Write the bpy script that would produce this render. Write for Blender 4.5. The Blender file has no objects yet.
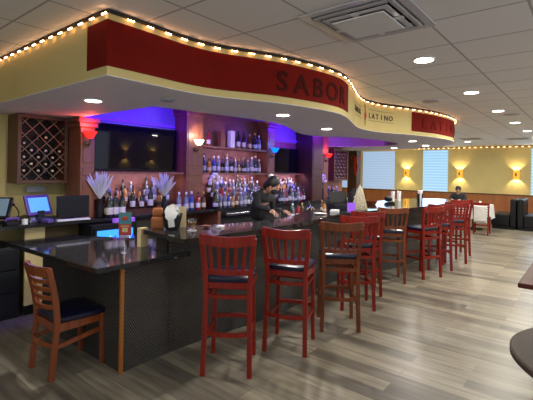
import bpy, math, random
from mathutils import Vector, Matrix, Euler
from mathutils.geometry import tessellate_polygon
random.seed(7)
PI = math.pi
scene = bpy.context.scene
col = scene.collection
# ------------------------------------------------------------------ camera
YAW = math.radians(39.1)
cd = bpy.data.cameras.new('camera'); cam = bpy.data.objects.new('camera', cd); col.objects.link(cam)
cd.sensor_width = 36; cd.lens = 403*36/533; cd.shift_y = -28.6/533; cd.clip_start = .05; cd.clip_end = 100
cam.matrix_world = Matrix.Translation((0, 0, 1.65)) @ Euler((PI/2, 0, YAW-PI/2)).to_matrix().to_4x4() @ Matrix.Rotation(.0166, 4, 'Z')
scene.camera = cam
# ------------------------------------------------------------------ view, world
vs = scene.view_settings
vs.view_transform = 'Standard'; vs.look = 'None'; vs.gamma = 1; vs.use_curve_mapping = False; vs.exposure = 0.0
w = bpy.data.worlds.new('world'); scene.world = w; w.use_nodes = True
w.node_tree.nodes['Background'].inputs[0].default_value = (.55, .6, .7, 1); w.node_tree.nodes['Background'].inputs[1].default_value = .3
# ------------------------------------------------------------------ lights
CEIL = 2.74; SOF = 2.29
def area(name, loc, power, color, sx, sy=None, rot=(0, 0, 0), spread=PI):
    d = bpy.data.lights.new(name, 'AREA'); d.energy = power; d.color = color
    if sy is None: d.shape = 'DISK'; d.size = sx
    else: d.shape = 'RECTANGLE'; d.size = sx; d.size_y = sy
    d.spread = spread
    o = bpy.data.objects.new(name, d); o.location = loc; o.rotation_euler = rot; col.objects.link(o); return o
def point(name, loc, power, color, r=.03):
    d = bpy.data.lights.new(name, 'POINT'); d.energy = power; d.color = color; d.shadow_soft_size = r
    o = bpy.data.objects.new(name, d); o.location = loc; col.objects.link(o); return o
WARM = (1, .93, .79)
ROOM_LIGHTS = [(x, 1.27) for x in (-1.85, .05, 1.98, 3.91, 5.82, 7.73, 9.63, 11.55, 13.5)] + [(x, -1.4) for x in (-1.85, 1.98, 5.82, 9.63, 13.5)] + [(14.45, 3.24), (12.5, 3.24), (12.5, 6.5), (14.8, 6.5)]
for p in ROOM_LIGHTS:
    area('downlight_lamp', (p[0], p[1], CEIL-.03), (32 if p[0] > 5 else 14) if p[0] > 2.5 else 8, WARM, .14)
SOFFIT_LIGHTS = [(1.88, 3.61), (3.58, 2.69), (5.05, 3.0), (7.77, 2.71), (9.1, 2.89), (9.67, 3.83)]
for p in SOFFIT_LIGHTS:
    area('soffit_lamp', (p[0], p[1], SOF-.04), 18, (1, .95, .9), .12)
# added fill lamps behind and beside the camera, standing in for daylight
area('window_daylight', (-2.94, 1.0, 1.75), 27, (.92, .95, 1), 1.5, 5.2, (0, math.radians(-90), 0))
area('window_daylight', (3.2, -2.94, 1.75), 54, (.92, .95, 1), 8.4, 1.5, (math.radians(90), 0, 0))
area('window_daylight', (13.2, -2.94, 1.75), 50, (.95, .96, 1), 3.2, 1.5, (math.radians(90), 0, 0))
# blue / purple LED cove behind the bar soffit
area('cove_led_lamp', (3.25, 4.4, 2.6), 40, (.06, .0, 1), 1.4, .1, (math.radians(60), 0, 0))
area('cove_led_lamp', (5.5, 4.9, 2.66), 5, (.35, .15, 1), 1.4, .1, (math.radians(-50), 0, 0))
area('cove_led_lamp', (7.3, 4.4, 2.6), 45, (.08, .0, 1), 1.6, .1, (math.radians(60), 0, 0))
area('cove_led_lamp', (8.2, 3.7, 2.5), 14, (.55, .08, 1), 1.2, .1, (math.radians(90), 0, 0))

# ------------------------------------------------------------------ materials
def mat(name, color, rough=.5, metal=0, emit=None, es=0, trans=0, alpha=1, coat=0, spec=.5):
    m = bpy.data.materials.new(name); m.use_nodes = True
    b = m.node_tree.nodes['Principled BSDF']
    b.inputs['Base Color'].default_value = (*color, 1); b.inputs['Roughness'].default_value = rough
    b.inputs['Metallic'].default_value = metal; b.inputs['Transmission Weight'].default_value = trans
    b.inputs['Coat Weight'].default_value = coat; b.inputs['Specular IOR Level'].default_value = spec
    if emit: b.inputs['Emission Color'].default_value = (*emit, 1); b.inputs['Emission Strength'].default_value = es
    return m
def nodes(m): return m.node_tree.nodes, m.node_tree.links, m.node_tree.nodes['Principled BSDF']
def noisy(name, c1, c2, scale=(1, 1, 1), rough=.5, detail=6, bump=0, coat=0, ramp=(.35, .65), spec=.5):
    m = mat(name, c1, rough, coat=coat, spec=spec); n, l, b = nodes(m)
    tc = n.new('ShaderNodeTexCoord'); mp = n.new('ShaderNodeMapping'); mp.inputs['Scale'].default_value = scale
    nz = n.new('ShaderNodeTexNoise'); nz.inputs['Detail'].default_value = detail; nz.inputs['Scale'].default_value = 1
    r = n.new('ShaderNodeValToRGB'); r.color_ramp.elements[0].color = (*c1, 1); r.color_ramp.elements[1].color = (*c2, 1)
    r.color_ramp.elements[0].position = ramp[0]; r.color_ramp.elements[1].position = ramp[1]
    l.new(tc.outputs['Object'], mp.inputs[0]); l.new(mp.outputs[0], nz.inputs['Vector']); l.new(nz.outputs['Fac'], r.inputs[0]); l.new(r.outputs[0], b.inputs['Base Color'])
    if bump:
        bp = n.new('ShaderNodeBump'); bp.inputs['Strength'].default_value = bump; l.new(nz.outputs['Fac'], bp.inputs['Height']); l.new(bp.outputs[0], b.inputs['Normal'])
    return m
M = {}
M['yellow'] = noisy('yellow_paint', (.58, .475, .19), (.62, .505, .205), (3, 3, 3), .7)
M['cream'] = noisy('cream_paint', (.66, .52, .28), (.70, .56, .31), (4, 4, 4), .6)
M['panel_yellow'] = noisy('panel_yellow', (.80, .64, .32), (.84, .68, .35), (4, 4, 4), .6)
M['red_paint'] = noisy('red_paint', (.15, .006, .003), (.17, .007, .004), (5, 5, 5), .9, spec=.15)
M['soffit'] = noisy('soffit_paint', (.78, .77, .79), (.80, .79, .81), (2, 2, 2), .7)
M['letter'] = mat('dark_lettering', (.058, .008, .006), .9, spec=.1)
M['letter_faint'] = mat('faint_red_lettering', (.125, .006, .003), .9, spec=.1)
M['letter_black'] = mat('black_lettering', (.03, .02, .015), .6)
M['redfig'] = mat('red_emblem', (.45, .02, .02), .6)
M['wainscot'] = noisy('wainscot_wood', (.30, .10, .03), (.38, .14, .04), (1, 6, 1), .4)
M['red_wood'] = noisy('red_stained_wood', (.17, .008, .003), (.26, .014, .006), (30, 30, 3), .38, coat=.08, spec=.35)
M['brown_wood'] = noisy('brown_stained_wood', (.12, .029, .008), (.19, .05, .013), (30, 30, 3), .38, coat=.08, spec=.35)
M['chair_wood'] = noisy('orange_brown_wood', (.19, .042, .011), (.27, .068, .018), (30, 30, 3), .3, coat=.3)
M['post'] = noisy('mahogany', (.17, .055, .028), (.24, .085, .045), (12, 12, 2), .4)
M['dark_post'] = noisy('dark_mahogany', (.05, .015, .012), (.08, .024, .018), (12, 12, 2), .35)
M['rack_wood'] = noisy('walnut', (.085, .03, .016), (.12, .045, .024), (12, 12, 3), .45)
M['lattice'] = mat('lattice_wood', (.30, .18, .12), .5)
M['trim_orange'] = noisy('orange_trim', (.30, .10, .015), (.36, .13, .02), (20, 20, 2), .45)
M['vinyl'] = mat('black_vinyl', (.006, .007, .028), .28)  # blue reflection of the cove LED tinted into the base colour
M['black'] = mat('black_plastic', (.009, .009, .011), .45, spec=.25)
M['black_cab'] = noisy('black_cabinet', (.010, .012, .016), (.014, .016, .021), (4, 4, 4), .5)
M['dark_under'] = mat('dark_laminate', (.02, .016, .013), .6)
M['olive'] = mat('olive_panel', (.09, .06, .02), .7)
M['white'] = mat('white_plastic', (.75, .75, .75), .45)
M['cloth'] = noisy('white_cloth', (.68, .68, .66), (.8, .8, .78), (8, 8, 8), .85, bump=.2)
M['steel'] = mat('steel', (.55, .57, .6), .25, 1)
M['chrome'] = mat('chrome', (.8, .8, .8), .12, 1)
M['granite'] = noisy('dark_granite', (.012, .013, .014), (.055, .052, .050), (140, 140, 140), .07, detail=3, ramp=(.45, .75))
M['wall_grey'] = mat('grey_board', (.40, .42, .42), .6)
M['brickred'] = noisy('red_brown_panel', (.20, .07, .05), (.27, .10, .07), (9, 9, 20), .55)
M['bulb'] = mat('warm_bulb', (1, .8, .5), .5, emit=(1, .50, .24), es=15)
M['lamp'] = mat('lamp_lens', (1, 1, 1), .5, emit=(1, .93, .82), es=14)
M['wire'] = mat('black_wire', (.01, .008, .006), .6)
M['screen_blue'] = mat('blue_screen', (.02, .05, .1), .3, emit=(.12, .42, .95), es=1.1)
M['tv'] = mat('glossy_screen', (.003, .003, .004), .04, spec=.18)
M['sconce_red'] = mat('red_glass', (.5, .01, .01), .3, emit=(1, .02, .015), es=2.2)
M['sconce_red_hot'] = mat('hot_red_glass', (.7, .1, .05), .3, emit=(1, .22, .12), es=5)
M['sconce_blue'] = mat('blue_glass', (.01, .05, .5), .3, emit=(.0, .12, 1), es=3)
M['sconce_white'] = mat('warm_white_glass', (.8, .7, .5), .3, emit=(1, .85, .6), es=3.5)
M['amber'] = mat('amber_shade', (.6, .3, .03), .4, emit=(1, .48, .04), es=.8)
M['amber_core'] = mat('sconce_bulb', (1, .9, .6), .4, emit=(1, .80, .38), es=12)
M['bronze'] = mat('bronze', (.10, .07, .04), .35, 1)
M['skin'] = mat('skin', (.50, .27, .19), .55)
M['hair'] = mat('black_hair', (.008, .006, .006), .5)
M['black_fabric'] = noisy('black_fabric', (.012, .012, .014), (.02, .02, .023), (30, 30, 30), .85, bump=.2)
M['navy_fabric'] = noisy('dark_navy_fabric', (.012, .014, .022), (.02, .023, .034), (30, 30, 30), .85)
M['silver_leaf'] = mat('silver_leaf', (.50, .50, .56), .5)
M['white_flower'] = mat('white_petals', (.8, .78, .8), .7)
M['leaf'] = mat('green_leaf', (.05, .12, .03), .6)
M['gold_tinsel'] = noisy('champagne_tinsel', (.22, .19, .11), (.5, .45, .32), (60, 60, 60), .35, bump=.6)
M['bow'] = mat('red_ribbon', (.55, .01, .01), .4)
M['teal'] = mat('teal_card', (.07, .27, .30), .5)
M['cardred'] = mat('red_card', (.50, .05, .03), .5)
M['terra'] = mat('orange_leather', (.36, .11, .03), .55)
M['clear'] = mat('clear_glass', (.9, .92, .95), .03, trans=1)
M['tea'] = mat('amber_drink', (.45, .20, .04), .2)
M['vent'] = mat('vent_metal', (.42, .41, .42), .35, .2)
M['dark_slot'] = mat('dark_slot', (.01, .01, .01), .8)
M['plastic_clear'] = mat('hazy_plastic', (.62, .60, .62), .12, spec=.9)
M['led_blue'] = mat('blue_led_strip', (.1, .05, 1), .5, emit=(.06, .004, 1), es=2.5)
M['led_purple'] = mat('violet_led_strip', (.4, .1, 1), .5, emit=(.55, .16, 1), es=6)
M['led_white'] = mat('white_led_strip', (1, 1, 1), .5, emit=(.62, .5, 1), es=5)
M['table_dark'] = noisy('dark_table_wood', (.06, .045, .035), (.08, .06, .048), (3, 20, 3), .55, spec=.15)
M['burgundy'] = noisy('burgundy_edge', (.07, .018, .012), (.10, .026, .018), (9, 9, 9), .5, spec=.15)

# cove paint
M['cove'] = mat('cove_paint', (.20, .20, .22), .7)
# floor planks along Y
m = mat('vinyl_plank_floor', (.3, .27, .22), .34, spec=.45); n, l, b = nodes(m)
tc = n.new('ShaderNodeTexCoord'); sp = n.new('ShaderNodeSeparateXYZ'); cb = n.new('ShaderNodeCombineXYZ')
l.new(tc.outputs['Object'], sp.inputs[0]); l.new(sp.outputs['Y'], cb.inputs['X']); l.new(sp.outputs['X'], cb.inputs['Y'])
br = n.new('ShaderNodeTexBrick'); br.offset = .37; br.inputs['Scale'].default_value = 1
br.inputs['Brick Width'].default_value = 1.22; br.inputs['Row Height'].default_value = .155; br.inputs['Mortar Size'].default_value = .0016; br.inputs['Bias'].default_value = 0
br.inputs['Color1'].default_value = (.115, .104, .088, 1); br.inputs['Color2'].default_value = (.36, .325, .255, 1); br.inputs['Mortar'].default_value = (.10, .085, .065, 1)
l.new(cb.outputs[0], br.inputs['Vector'])
mp = n.new('ShaderNodeMapping'); mp.inputs['Scale'].default_value = (1.2, 14, 1); l.new(cb.outputs[0], mp.inputs[0])
nz = n.new('ShaderNodeTexNoise'); nz.inputs['Scale'].default_value = 1.6; nz.inputs['Detail'].default_value = 8; nz.inputs['Distortion'].default_value = .6; l.new(mp.outputs[0], nz.inputs['Vector'])
rp = n.new('ShaderNodeValToRGB'); rp.color_ramp.elements[0].position = .3; rp.color_ramp.elements[0].color = (.5, .5, .52, 1); rp.color_ramp.elements[1].position = .7; rp.color_ramp.elements[1].color = (1.15, 1.12, 1.05, 1)
l.new(nz.outputs['Fac'], rp.inputs[0])
mx = n.new('ShaderNodeMix'); mx.data_type = 'RGBA'; mx.blend_type = 'MULTIPLY'; mx.inputs[0].default_value = .9
l.new(br.outputs['Color'], mx.inputs[6]); l.new(rp.outputs[0], mx.inputs[7]); l.new(mx.outputs[2], b.inputs['Base Color'])
M['floor'] = m
# ceiling tiles
m = mat('ceiling_tile', (.5, .5, .48), .85); n, l, b = nodes(m)
tc = n.new('ShaderNodeTexCoord'); mp = n.new('ShaderNodeMapping'); mp.inputs['Location'].default_value = (-1.745+.005, -.945+.005, 0)
br = n.new('ShaderNodeTexBrick'); br.offset = 0; br.inputs['Scale'].default_value = 1; br.inputs['Brick Width'].default_value = .61; br.inputs['Row Height'].default_value = .61
br.inputs['Mortar Size'].default_value = .009; br.inputs['Mortar Smooth'].default_value = .1
br.inputs['Color1'].default_value = (.80, .785, .755, 1); br.inputs['Color2'].default_value = (.84, .825, .795, 1); br.inputs['Mortar'].default_value = (.42, .41, .39, 1)
l.new(tc.outputs['Object'], mp.inputs[0]); l.new(mp.outputs[0], br.inputs['Vector']); l.new(br.outputs['Color'], b.inputs['Base Color'])
M['ceiling'] = m
# penny round tile (uv in metres)
m = mat('penny_tile', (.01, .01, .012), .25); n, l, b = nodes(m)
uv = n.new('ShaderNodeUVMap'); sp = n.new('ShaderNodeSeparateXYZ'); l.new(uv.outputs[0], sp.inputs[0])
def mth(op, a, bb=None):
    q = n.new('ShaderNodeMath'); q.operation = op
    for i, x in enumerate((a, bb)):
        if x is None: continue
        if isinstance(x, (int, float)): q.inputs[i].default_value = x
        else: l.new(x, q.inputs[i])
    return q.outputs[0]
P = .019; R3 = P*math.sqrt(3)
def cell(ox, oy):
    ax = mth('SUBTRACT', mth('MODULO', mth('ADD', sp.outputs['X'], ox+10*P), P), P/2)
    ay = mth('SUBTRACT', mth('MODULO', mth('ADD', sp.outputs['Y'], oy+10*R3), R3), R3/2)
    return mth('SQRT', mth('ADD', mth('MULTIPLY', ax, ax), mth('MULTIPLY', ay, ay)))
dd = mth('MINIMUM', cell(0, 0), cell(P/2, R3/2))
fac = mth('GREATER_THAN', dd, P*.43)
mx = n.new('ShaderNodeMix'); mx.data_type = 'RGBA'; l.new(fac, mx.inputs[0]); mx.inputs[6].default_value = (.006, .006, .008, 1); mx.inputs[7].default_value = (.11, .10, .086, 1)
l.new(mx.outputs[2], b.inputs['Base Color']); l.new(mth('ADD', mth('MULTIPLY', fac, .5), .22), b.inputs['Roughness'])
M['penny'] = m
# daylight through closed blinds
def blind(name, c1, c2, s, pitch):
    m = mat(name, (.5, .55, .6), .6); n, l, b = nodes(m)
    tc = n.new('ShaderNodeTexCoord'); sp = n.new('ShaderNodeSeparateXYZ'); l.new(tc.outputs['Object'], sp.inputs[0])
    a = n.new('ShaderNodeMath'); a.operation = 'MULTIPLY'; a.inputs[1].default_value = 2*PI/pitch; l.new(sp.outputs['Z'], a.inputs[0])
    s_ = n.new('ShaderNodeMath'); s_.operation = 'SINE'; l.new(a.outputs[0], s_.inputs[0])
    mr = n.new('ShaderNodeMapRange'); mr.inputs[1].default_value = -1; mr.inputs[2].default_value = 1; l.new(s_.outputs[0], mr.inputs[0])
    mx = n.new('ShaderNodeMix'); mx.data_type = 'RGBA'; l.new(mr.outputs[0], mx.inputs[0]); mx.inputs[6].default_value = (*c1, 1); mx.inputs[7].default_value = (*c2, 1)
    l.new(mx.outputs[2], b.inputs['Emission Color']); b.inputs['Emission Strength'].default_value = s; b.inputs['Base Color'].default_value = (.2, .22, .25, 1)
    return m
M['blind_pale'] = blind('pale_blue_blind', (.27, .42, .62), (.36, .50, .68), .95, .11)
M['blind_bright'] = blind('bright_blue_blind', (.20, .50, .80), (.42, .68, .86), 1.0, .11)

# ------------------------------------------------------------------ mesh helpers
class MB:
    def __init__(s): s.v = []; s.f = []; s.uv = None
    def add(s, vs, fs):
        o = len(s.v); s.v += [tuple(p) for p in vs]; s.f += [tuple(i+o for i in f) for f in fs]; return s
    def box(s, x0, x1, y0, y1, z0, z1):
        return s.add([(x0, y0, z0), (x1, y0, z0), (x1, y1, z0), (x0, y1, z0), (x0, y0, z1), (x1, y0, z1), (x1, y1, z1), (x0, y1, z1)],
                     [(0, 3, 2, 1), (4, 5, 6, 7), (0, 1, 5, 4), (1, 2, 6, 5), (2, 3, 7, 6), (3, 0, 4, 7)])
    def sweep(s, pts, w, h, up=(0, 0, 1)):
        P_ = [Vector(p) for p in pts]; up = Vector(up); vs = []; k = len(P_)
        for i, p in enumerate(P_):
            t = (P_[min(i+1, k-1)]-P_[max(i-1, 0)]).normalized(); a = t.cross(up).normalized(); b_ = a.cross(t).normalized()
            ww = w[i] if isinstance(w, (list, tuple)) else w; hh = h[i] if isinstance(h, (list, tuple)) else h
            vs += [p-a*ww/2-b_*hh/2, p+a*ww/2-b_*hh/2, p+a*ww/2+b_*hh/2, p-a*ww/2+b_*hh/2]
        fs = [(3, 2, 1, 0), (4*k-4, 4*k-3, 4*k-2, 4*k-1)]
        for i in range(k-1):
            for j in range(4): fs.append((4*i+j, 4*i+(j+1) % 4, 4*i+4+(j+1) % 4, 4*i+4+j))
        return s.add(vs, fs)
    def tube(s, pts, r, n=8):
        P_ = [Vector(p) for p in pts]; k = len(P_); vs = []
        for i, p in enumerate(P_):
            t = (P_[min(i+1, k-1)]-P_[max(i-1, 0)]).normalized()
            a = t.cross(Vector((0, 0, 1)) if abs(t.z) < .9 else Vector((1, 0, 0))).normalized(); b_ = t.cross(a)
            rr = r[i] if isinstance(r, (list, tuple)) else r
            vs += [p+(a*math.cos(2*PI*j/n)+b_*math.sin(2*PI*j/n))*rr for j in range(n)]
        fs = [tuple(range(n))[::-1], tuple(range(n*(k-1), n*k))]
        for i in range(k-1):
            for j in range(n): fs.append((n*i+j, n*i+(j+1) % n, n*i+n+(j+1) % n, n*i+n+j))
        return s.add(vs, fs)
    def lathe(s, prof, n=16, c=(0, 0, 0), sx=1, sy=1):
        k = len(prof); vs = []
        for r, z in prof:
            vs += [(c[0]+sx*r*math.cos(2*PI*j/n), c[1]+sy*r*math.sin(2*PI*j/n), c[2]+z) for j in range(n)]
        fs = [tuple(range(n))[::-1], tuple(range(n*(k-1), n*k))]
        for i in range(k-1):
            for j in range(n): fs.append((n*i+j, n*i+(j+1) % n, n*i+n+(j+1) % n, n*i+n+j))
        return s.add(vs, fs)
    def ball(s, c, r, n=12, sc=(1, 1, 1)):
        prof = [(max(1e-4, r*math.sin(PI*i/(n//2+2))), -r*math.cos(PI*i/(n//2+2))) for i in range(n//2+3)]
        k = len(prof); vs = []
        for rr, z in prof: vs += [(c[0]+sc[0]*rr*math.cos(2*PI*j/n), c[1]+sc[1]*rr*math.sin(2*PI*j/n), c[2]+sc[2]*z) for j in range(n)]
        fs = [tuple(range(n))[::-1], tuple(range(n*(k-1), n*k))]
        for i in range(k-1):
            for j in range(n): fs.append((n*i+j, n*i+(j+1) % n, n*i+n+(j+1) % n, n*i+n+j))
        return s.add(vs, fs)
    def prism(s, poly, z0, z1, holes=()):
        loops = [poly]+list(holes); flat = [p for L in loops for p in L]; N = len(flat)
        tri = tessellate_polygon([[Vector((p[0], p[1], 0)) for p in L] for L in loops])
        fs = []
        for t in tri:
            a, b_, c_ = (Vector((*flat[i], 0)) for i in t)
            if (b_-a).cross(c_-a).z < 0: t = (t[0], t[2], t[1])
            fs.append(tuple(i+N for i in t)); fs.append((t[2], t[1], t[0]))
        o = 0
        for L in loops:
            k = len(L)
            for i in range(k): fs.append((o+i, o+(i+1) % k, N+o+(i+1) % k, N+o+i))
            o += k
        return s.add([(*p, z0) for p in flat]+[(*p, z1) for p in flat], fs)
    def mesh(s, name):
        me = bpy.data.meshes.new(name); me.from_pydata(s.v, [], s.f); me.update(); return me
def obj(name, mb, m, parent=None, loc=None, rot=None, bevel=0, smooth=False, label=None, fixn=True):
    me = mb if isinstance(mb, bpy.types.Mesh) else mb.mesh(name)
    if fixn and not isinstance(mb, bpy.types.Mesh):
        import bmesh
        bm = bmesh.new(); bm.from_mesh(me); bmesh.ops.recalc_face_normals(bm, faces=bm.faces); bm.to_mesh(me); bm.free()
    o = bpy.data.objects.new(name, me); col.objects.link(o)
    if m and not me.materials: me.materials.append(M[m] if isinstance(m, str) else m)
    if parent: o.parent = parent
    if loc: o.location = loc
    if rot: o.rotation_euler = rot
    if bevel:
        md = o.modifiers.new('bevel', 'BEVEL'); md.width = bevel; md.segments = 2; md.limit_method = 'ANGLE'
    if smooth:
        for p in me.polygons: p.use_smooth = True
        md = o.modifiers.new('split', 'EDGE_SPLIT'); md.split_angle = math.radians(40)
    if label: o['label'] = label
    return o
def tag(o, label, cat, group=None, kind=None):
    o['label'] = label; o['category'] = cat
    if group: o['group'] = group
    if kind: o['kind'] = kind
    return o
def empty(name, loc, rz=0, label=None, cat=None, group=None):
    o = bpy.data.objects.new(name, None); col.objects.link(o); o.location = loc; o.rotation_euler = (0, 0, rz); o.empty_display_size = .1
    if label: tag(o, label, cat, group)
    return o
def struct(name, mb, m, parent=None, **k):
    o = obj(name, mb, m, parent, **k); o['kind'] = 'structure'; return o
kids = {}
def dup(root, loc, rz=None, label=None, group=None, rot=None):
    r = root.copy(); col.objects.link(r); r.location = loc
    if rz is not None: r.rotation_euler = (0, 0, rz)
    if rot is not None: r.rotation_euler = rot
    if label: r['label'] = label
    if group: r['group'] = group
    for ch in list(root.children):
        c_ = ch.copy(); col.objects.link(c_); c_.parent = r
        for g in list(ch.children):
            e = g.copy(); col.objects.link(e); e.parent = c_
    return r
def smooth_path(pts, sub=6, closed=False):
    out = []; k = len(pts)
    rng = range(k) if closed else range(k-1)
    for i in rng:
        g = (lambda j: pts[j % k]) if closed else (lambda j: pts[max(0, min(k-1, j))])
        p0, p1, p2, p3 = g(i-1), g(i), g(i+1), g(i+2)
        for q in range(sub):
            t = q/sub
            out.append(tuple(.5*((2*b)+(-a+c)*t+(2*a-5*b+4*c-d)*t*t+(-a+3*b-3*c+d)*t**3) for a, b, c, d in zip(p0, p1, p2, p3)))
    if not closed: out.append(pts[-1])
    return out
class Arc:
    def __init__(s, pts):
        s.p = [Vector((p[0], p[1])) for p in pts]; s.l = [0]
        for a, b_ in zip(s.p, s.p[1:]): s.l.append(s.l[-1]+(b_-a).length)
        s.len = s.l[-1]
    def at(s, d):
        d = max(0, min(s.len, d))
        for i in range(len(s.p)-1):
            if d <= s.l[i+1] or i == len(s.p)-2:
                t = (s.p[i+1]-s.p[i]).normalized(); q = s.p[i]+t*(d-s.l[i]); return q, t, Vector((t.y, -t.x))
    def at_x(s, x):
        return min(range(len(s.p)), key=lambda i: abs(s.p[i].x-x)+0*i) and s.l[min(range(len(s.p)), key=lambda i: abs(s.p[i].x-x))]
def strip(arc, s0, s1, z0, z1, off, th=.004, step=.04):
    k = max(1, int((s1-s0)/step)); mb = MB(); vs = []
    for i in range(k+1):
        q, t, nn = arc.at(s0+(s1-s0)*i/k)
        a = q+nn*off; b_ = q+nn*(off+th)
        vs += [(a.x, a.y, z0), (b_.x, b_.y, z0), (b_.x, b_.y, z1), (a.x, a.y, z1)]
    fs = [(0, 1, 2, 3), (4*k, 4*k+3, 4*k+2, 4*k+1)]
    for i in range(k):
        for j in range(4): fs.append((4*i+j, 4*i+(j+1) % 4, 4*i+4+(j+1) % 4, 4*i+4+j))
    return mb.add(vs, fs)
def text_mesh(ch, size, ext=.002, align='CENTER'):
    c_ = bpy.data.curves.new('t', 'FONT'); c_.body = ch; c_.size = size; c_.extrude = ext; c_.align_x = align; c_.resolution_u = 3; c_.offset = size*.018
    o = bpy.data.objects.new('t', c_); col.objects.link(o); bpy.context.view_layer.update()
    me = bpy.data.meshes.new_from_object(o.evaluated_get(bpy.context.evaluated_depsgraph_get())); bpy.data.objects.remove(o); bpy.data.curves.remove(c_)
    return me
def letters_on(arc, word, s0, pitch, z, size, off, mb, xs=1.0):
    for i, ch in enumerate(word):
        me = text_mesh(ch, size); q, t, nn = arc.at(s0+pitch*i)
        o = q+nn*off
        vs = [(o.x+t.x*v.co.x*xs+nn.x*v.co.z, o.y+t.y*v.co.x*xs+nn.y*v.co.z, z+v.co.y) for v in me.vertices]
        mb.add(vs, [tuple(p.vertices) for p in me.polygons]); bpy.data.meshes.remove(me)

# ------------------------------------------------------------------ room shell
XN, XF, YR, YB, YL = -3, 16.8, -3, 5.5, 10.5
struct('floor', MB().box(XN, XF+.1, YR, YL, -.1, 0), 'floor')
struct('ceiling', MB().box(XN, XF+.1, YR, YL, CEIL, CEIL+.1), 'ceiling')
# far wall with windows
WIN = [(8.75, 9.9, 'pale'), (6.6, 8.08, 'pale'), (4.46, 5.43, 'bright'), (.55, 1.72, 'bright')]
fw = MB(); ys = [YR]
for a, b_, _ in sorted(WIN): ys += [a, b_]
ys.append(YL)
fw.box(XF, XF+.15, YR, YL, 0, .97); fw.box(XF, XF+.15, YR, YL, 2.62, CEIL)
for i in range(0, len(ys), 2): fw.box(XF, XF+.15, ys[i], ys[i+1], .97, 2.62)
struct('wall_far', fw, 'yellow')
struct('wall_right', MB().box(XN, XF, YR-.1, YR, 0, CEIL), 'yellow')
struct('wall_near', MB().box(XN-.1, XN, YR, YL, 0, CEIL), 'yellow')
struct('wall_left', MB().box(XN, 9.75, YB, YB+.12, 0, CEIL).box(9.63, 9.75, YB+.12, YL, 0, CEIL), 'yellow')
struct('wall_back', MB().box(9.75, XF, YL, YL+.1, 0, CEIL), 'yellow')
struct('trim_1', MB().box(XF-.02, XF, YR, YL, 0, .93), 'wainscot')
struct('trim_2', MB().box(XF-.045, XF, YR, YL, .93, .97), 'rack_wood')
struct('baseboard_far', MB().box(XF-.035, XF-.02, YR, YL, 0, .1), 'rack_wood')
struct('trim_3', MB().box(XN, XF-.05, YR, YR+.02, 0, .93), 'wainscot')
for i, (a, b_, k) in enumerate(WIN):
    f = struct('window_%d' % (i+1), MB().box(XF+.10, XF+.13, a, b_, .97, 2.62), 'clear')
    obj('window_frame', MB().box(XF+.03, XF+.09, a, a+.03, .97, 2.62).box(XF+.03, XF+.09, b_-.03, b_, .97, 2.62).box(XF+.03, XF+.09, a+.03, b_-.03, 2.58, 2.62).box(XF+.03, XF+.09, a+.03, b_-.03, .97, 1.0), 'white', f)
    obj('window_blind', MB().box(XF+.015, XF+.025, a+.005, b_-.005, .98, 2.61), 'blind_'+k, f)
    obj('window_sill', MB().box(XF-.07, XF-.046, a-.03, b_+.03, .965, .985), 'white', f)
    area('window_daylight', (XF-.1, (a+b_)/2, 1.8), 14, (.55, .75, 1), 1.5, b_-a-.1, (0, math.radians(90), 0))

# unseen windows added behind the fill lamps, opposite the bar and behind the camera
wn = 4
def added_window(c_, w_, near):
    global wn
    wn += 1; a, b_ = c_-w_/2, c_+w_/2
    bx = (lambda u0, u1, d0, d1, z0, z1: (XN+d0, XN+d1, u0, u1, z0, z1)) if near else (lambda u0, u1, d0, d1, z0, z1: (u0, u1, YR+d0, YR+d1, z0, z1))
    f = struct('window_%d' % wn, MB().box(*bx(a, b_, .001, .006, .97, 2.55)), 'clear')
    obj('window_blind', MB().box(*bx(a+.03, b_-.03, .008, .02, 1.0, 2.52)), 'blind_pale', f)
    obj('window_frame', MB().box(*bx(a, a+.03, .007, .045, .97, 2.55)).box(*bx(b_-.03, b_, .007, .045, .97, 2.55)).box(*bx(a+.03, b_-.03, .007, .045, 2.52, 2.55)).box(*bx(a+.03, b_-.03, .007, .045, .97, 1.0)), 'white', f)
for k in range(4): added_window(.05+2.1*k, 2.0, False)
for k in range(2): added_window(12.4+1.65*k, 1.55, False)
for k in range(3): added_window(-.75+1.75*k, 1.65, True)
# ------------------------------------------------------------------ soffit over the bar
so = [(1.43, 5.5), (1.43, 2.57)]
sc_pts = [(1.43, 2.57), (1.82, 2.575), (2.12, 2.58), (2.41, 2.53), (2.72, 2.39), (3.0, 2.27), (3.37, 2.18), (3.68, 2.14), (3.92, 2.15), (4.22, 2.23), (4.66, 2.39), (5.1, 2.545), (5.5, 2.62), (5.95, 2.57), (6.5, 2.36), (7.13, 2.17), (7.8, 2.09), (8.4, 2.13), (9.0, 2.32), (9.6, 2.64), (10.1, 3.0), (10.4, 3.8), (10.5, 5.0), (10.5, 5.5)]
curve = smooth_path(sc_pts, 6)
outer = [(1.43, 5.495)]+[tuple(p) for p in curve[:-1]]+[(10.5, 5.495)]
tray_front = smooth_path([(2.42, 3.45), (2.8, 3.38), (3.3, 3.3), (4.04, 3.24), (4.6, 3.38), (5.29, 3.7), (5.8, 3.82), (6.2, 3.74), (6.6, 3.42), (7.3, 3.22), (8.3, 3.22), (8.85, 3.55), (9.05, 4.2), (8.9, 4.8), (8.4, 5.2)], 5)
tray = [(2.42, 5.2)]+[tuple(p) for p in tray_front]
soff = struct('ceiling_soffit', MB().prism(outer, SOF, CEIL-.002, [tray]), 'yellow')
u_ = MB().prism(outer, SOF-.006, SOF-.0005, [tray]); obj('soffit_underside', u_, 'soffit', soff)
inner_wall = Arc(tray_front)
tc_ = MB().prism(tray, CEIL-.06, CEIL-.04); obj('cove_ceiling', tc_, 'cove', soff)
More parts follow.
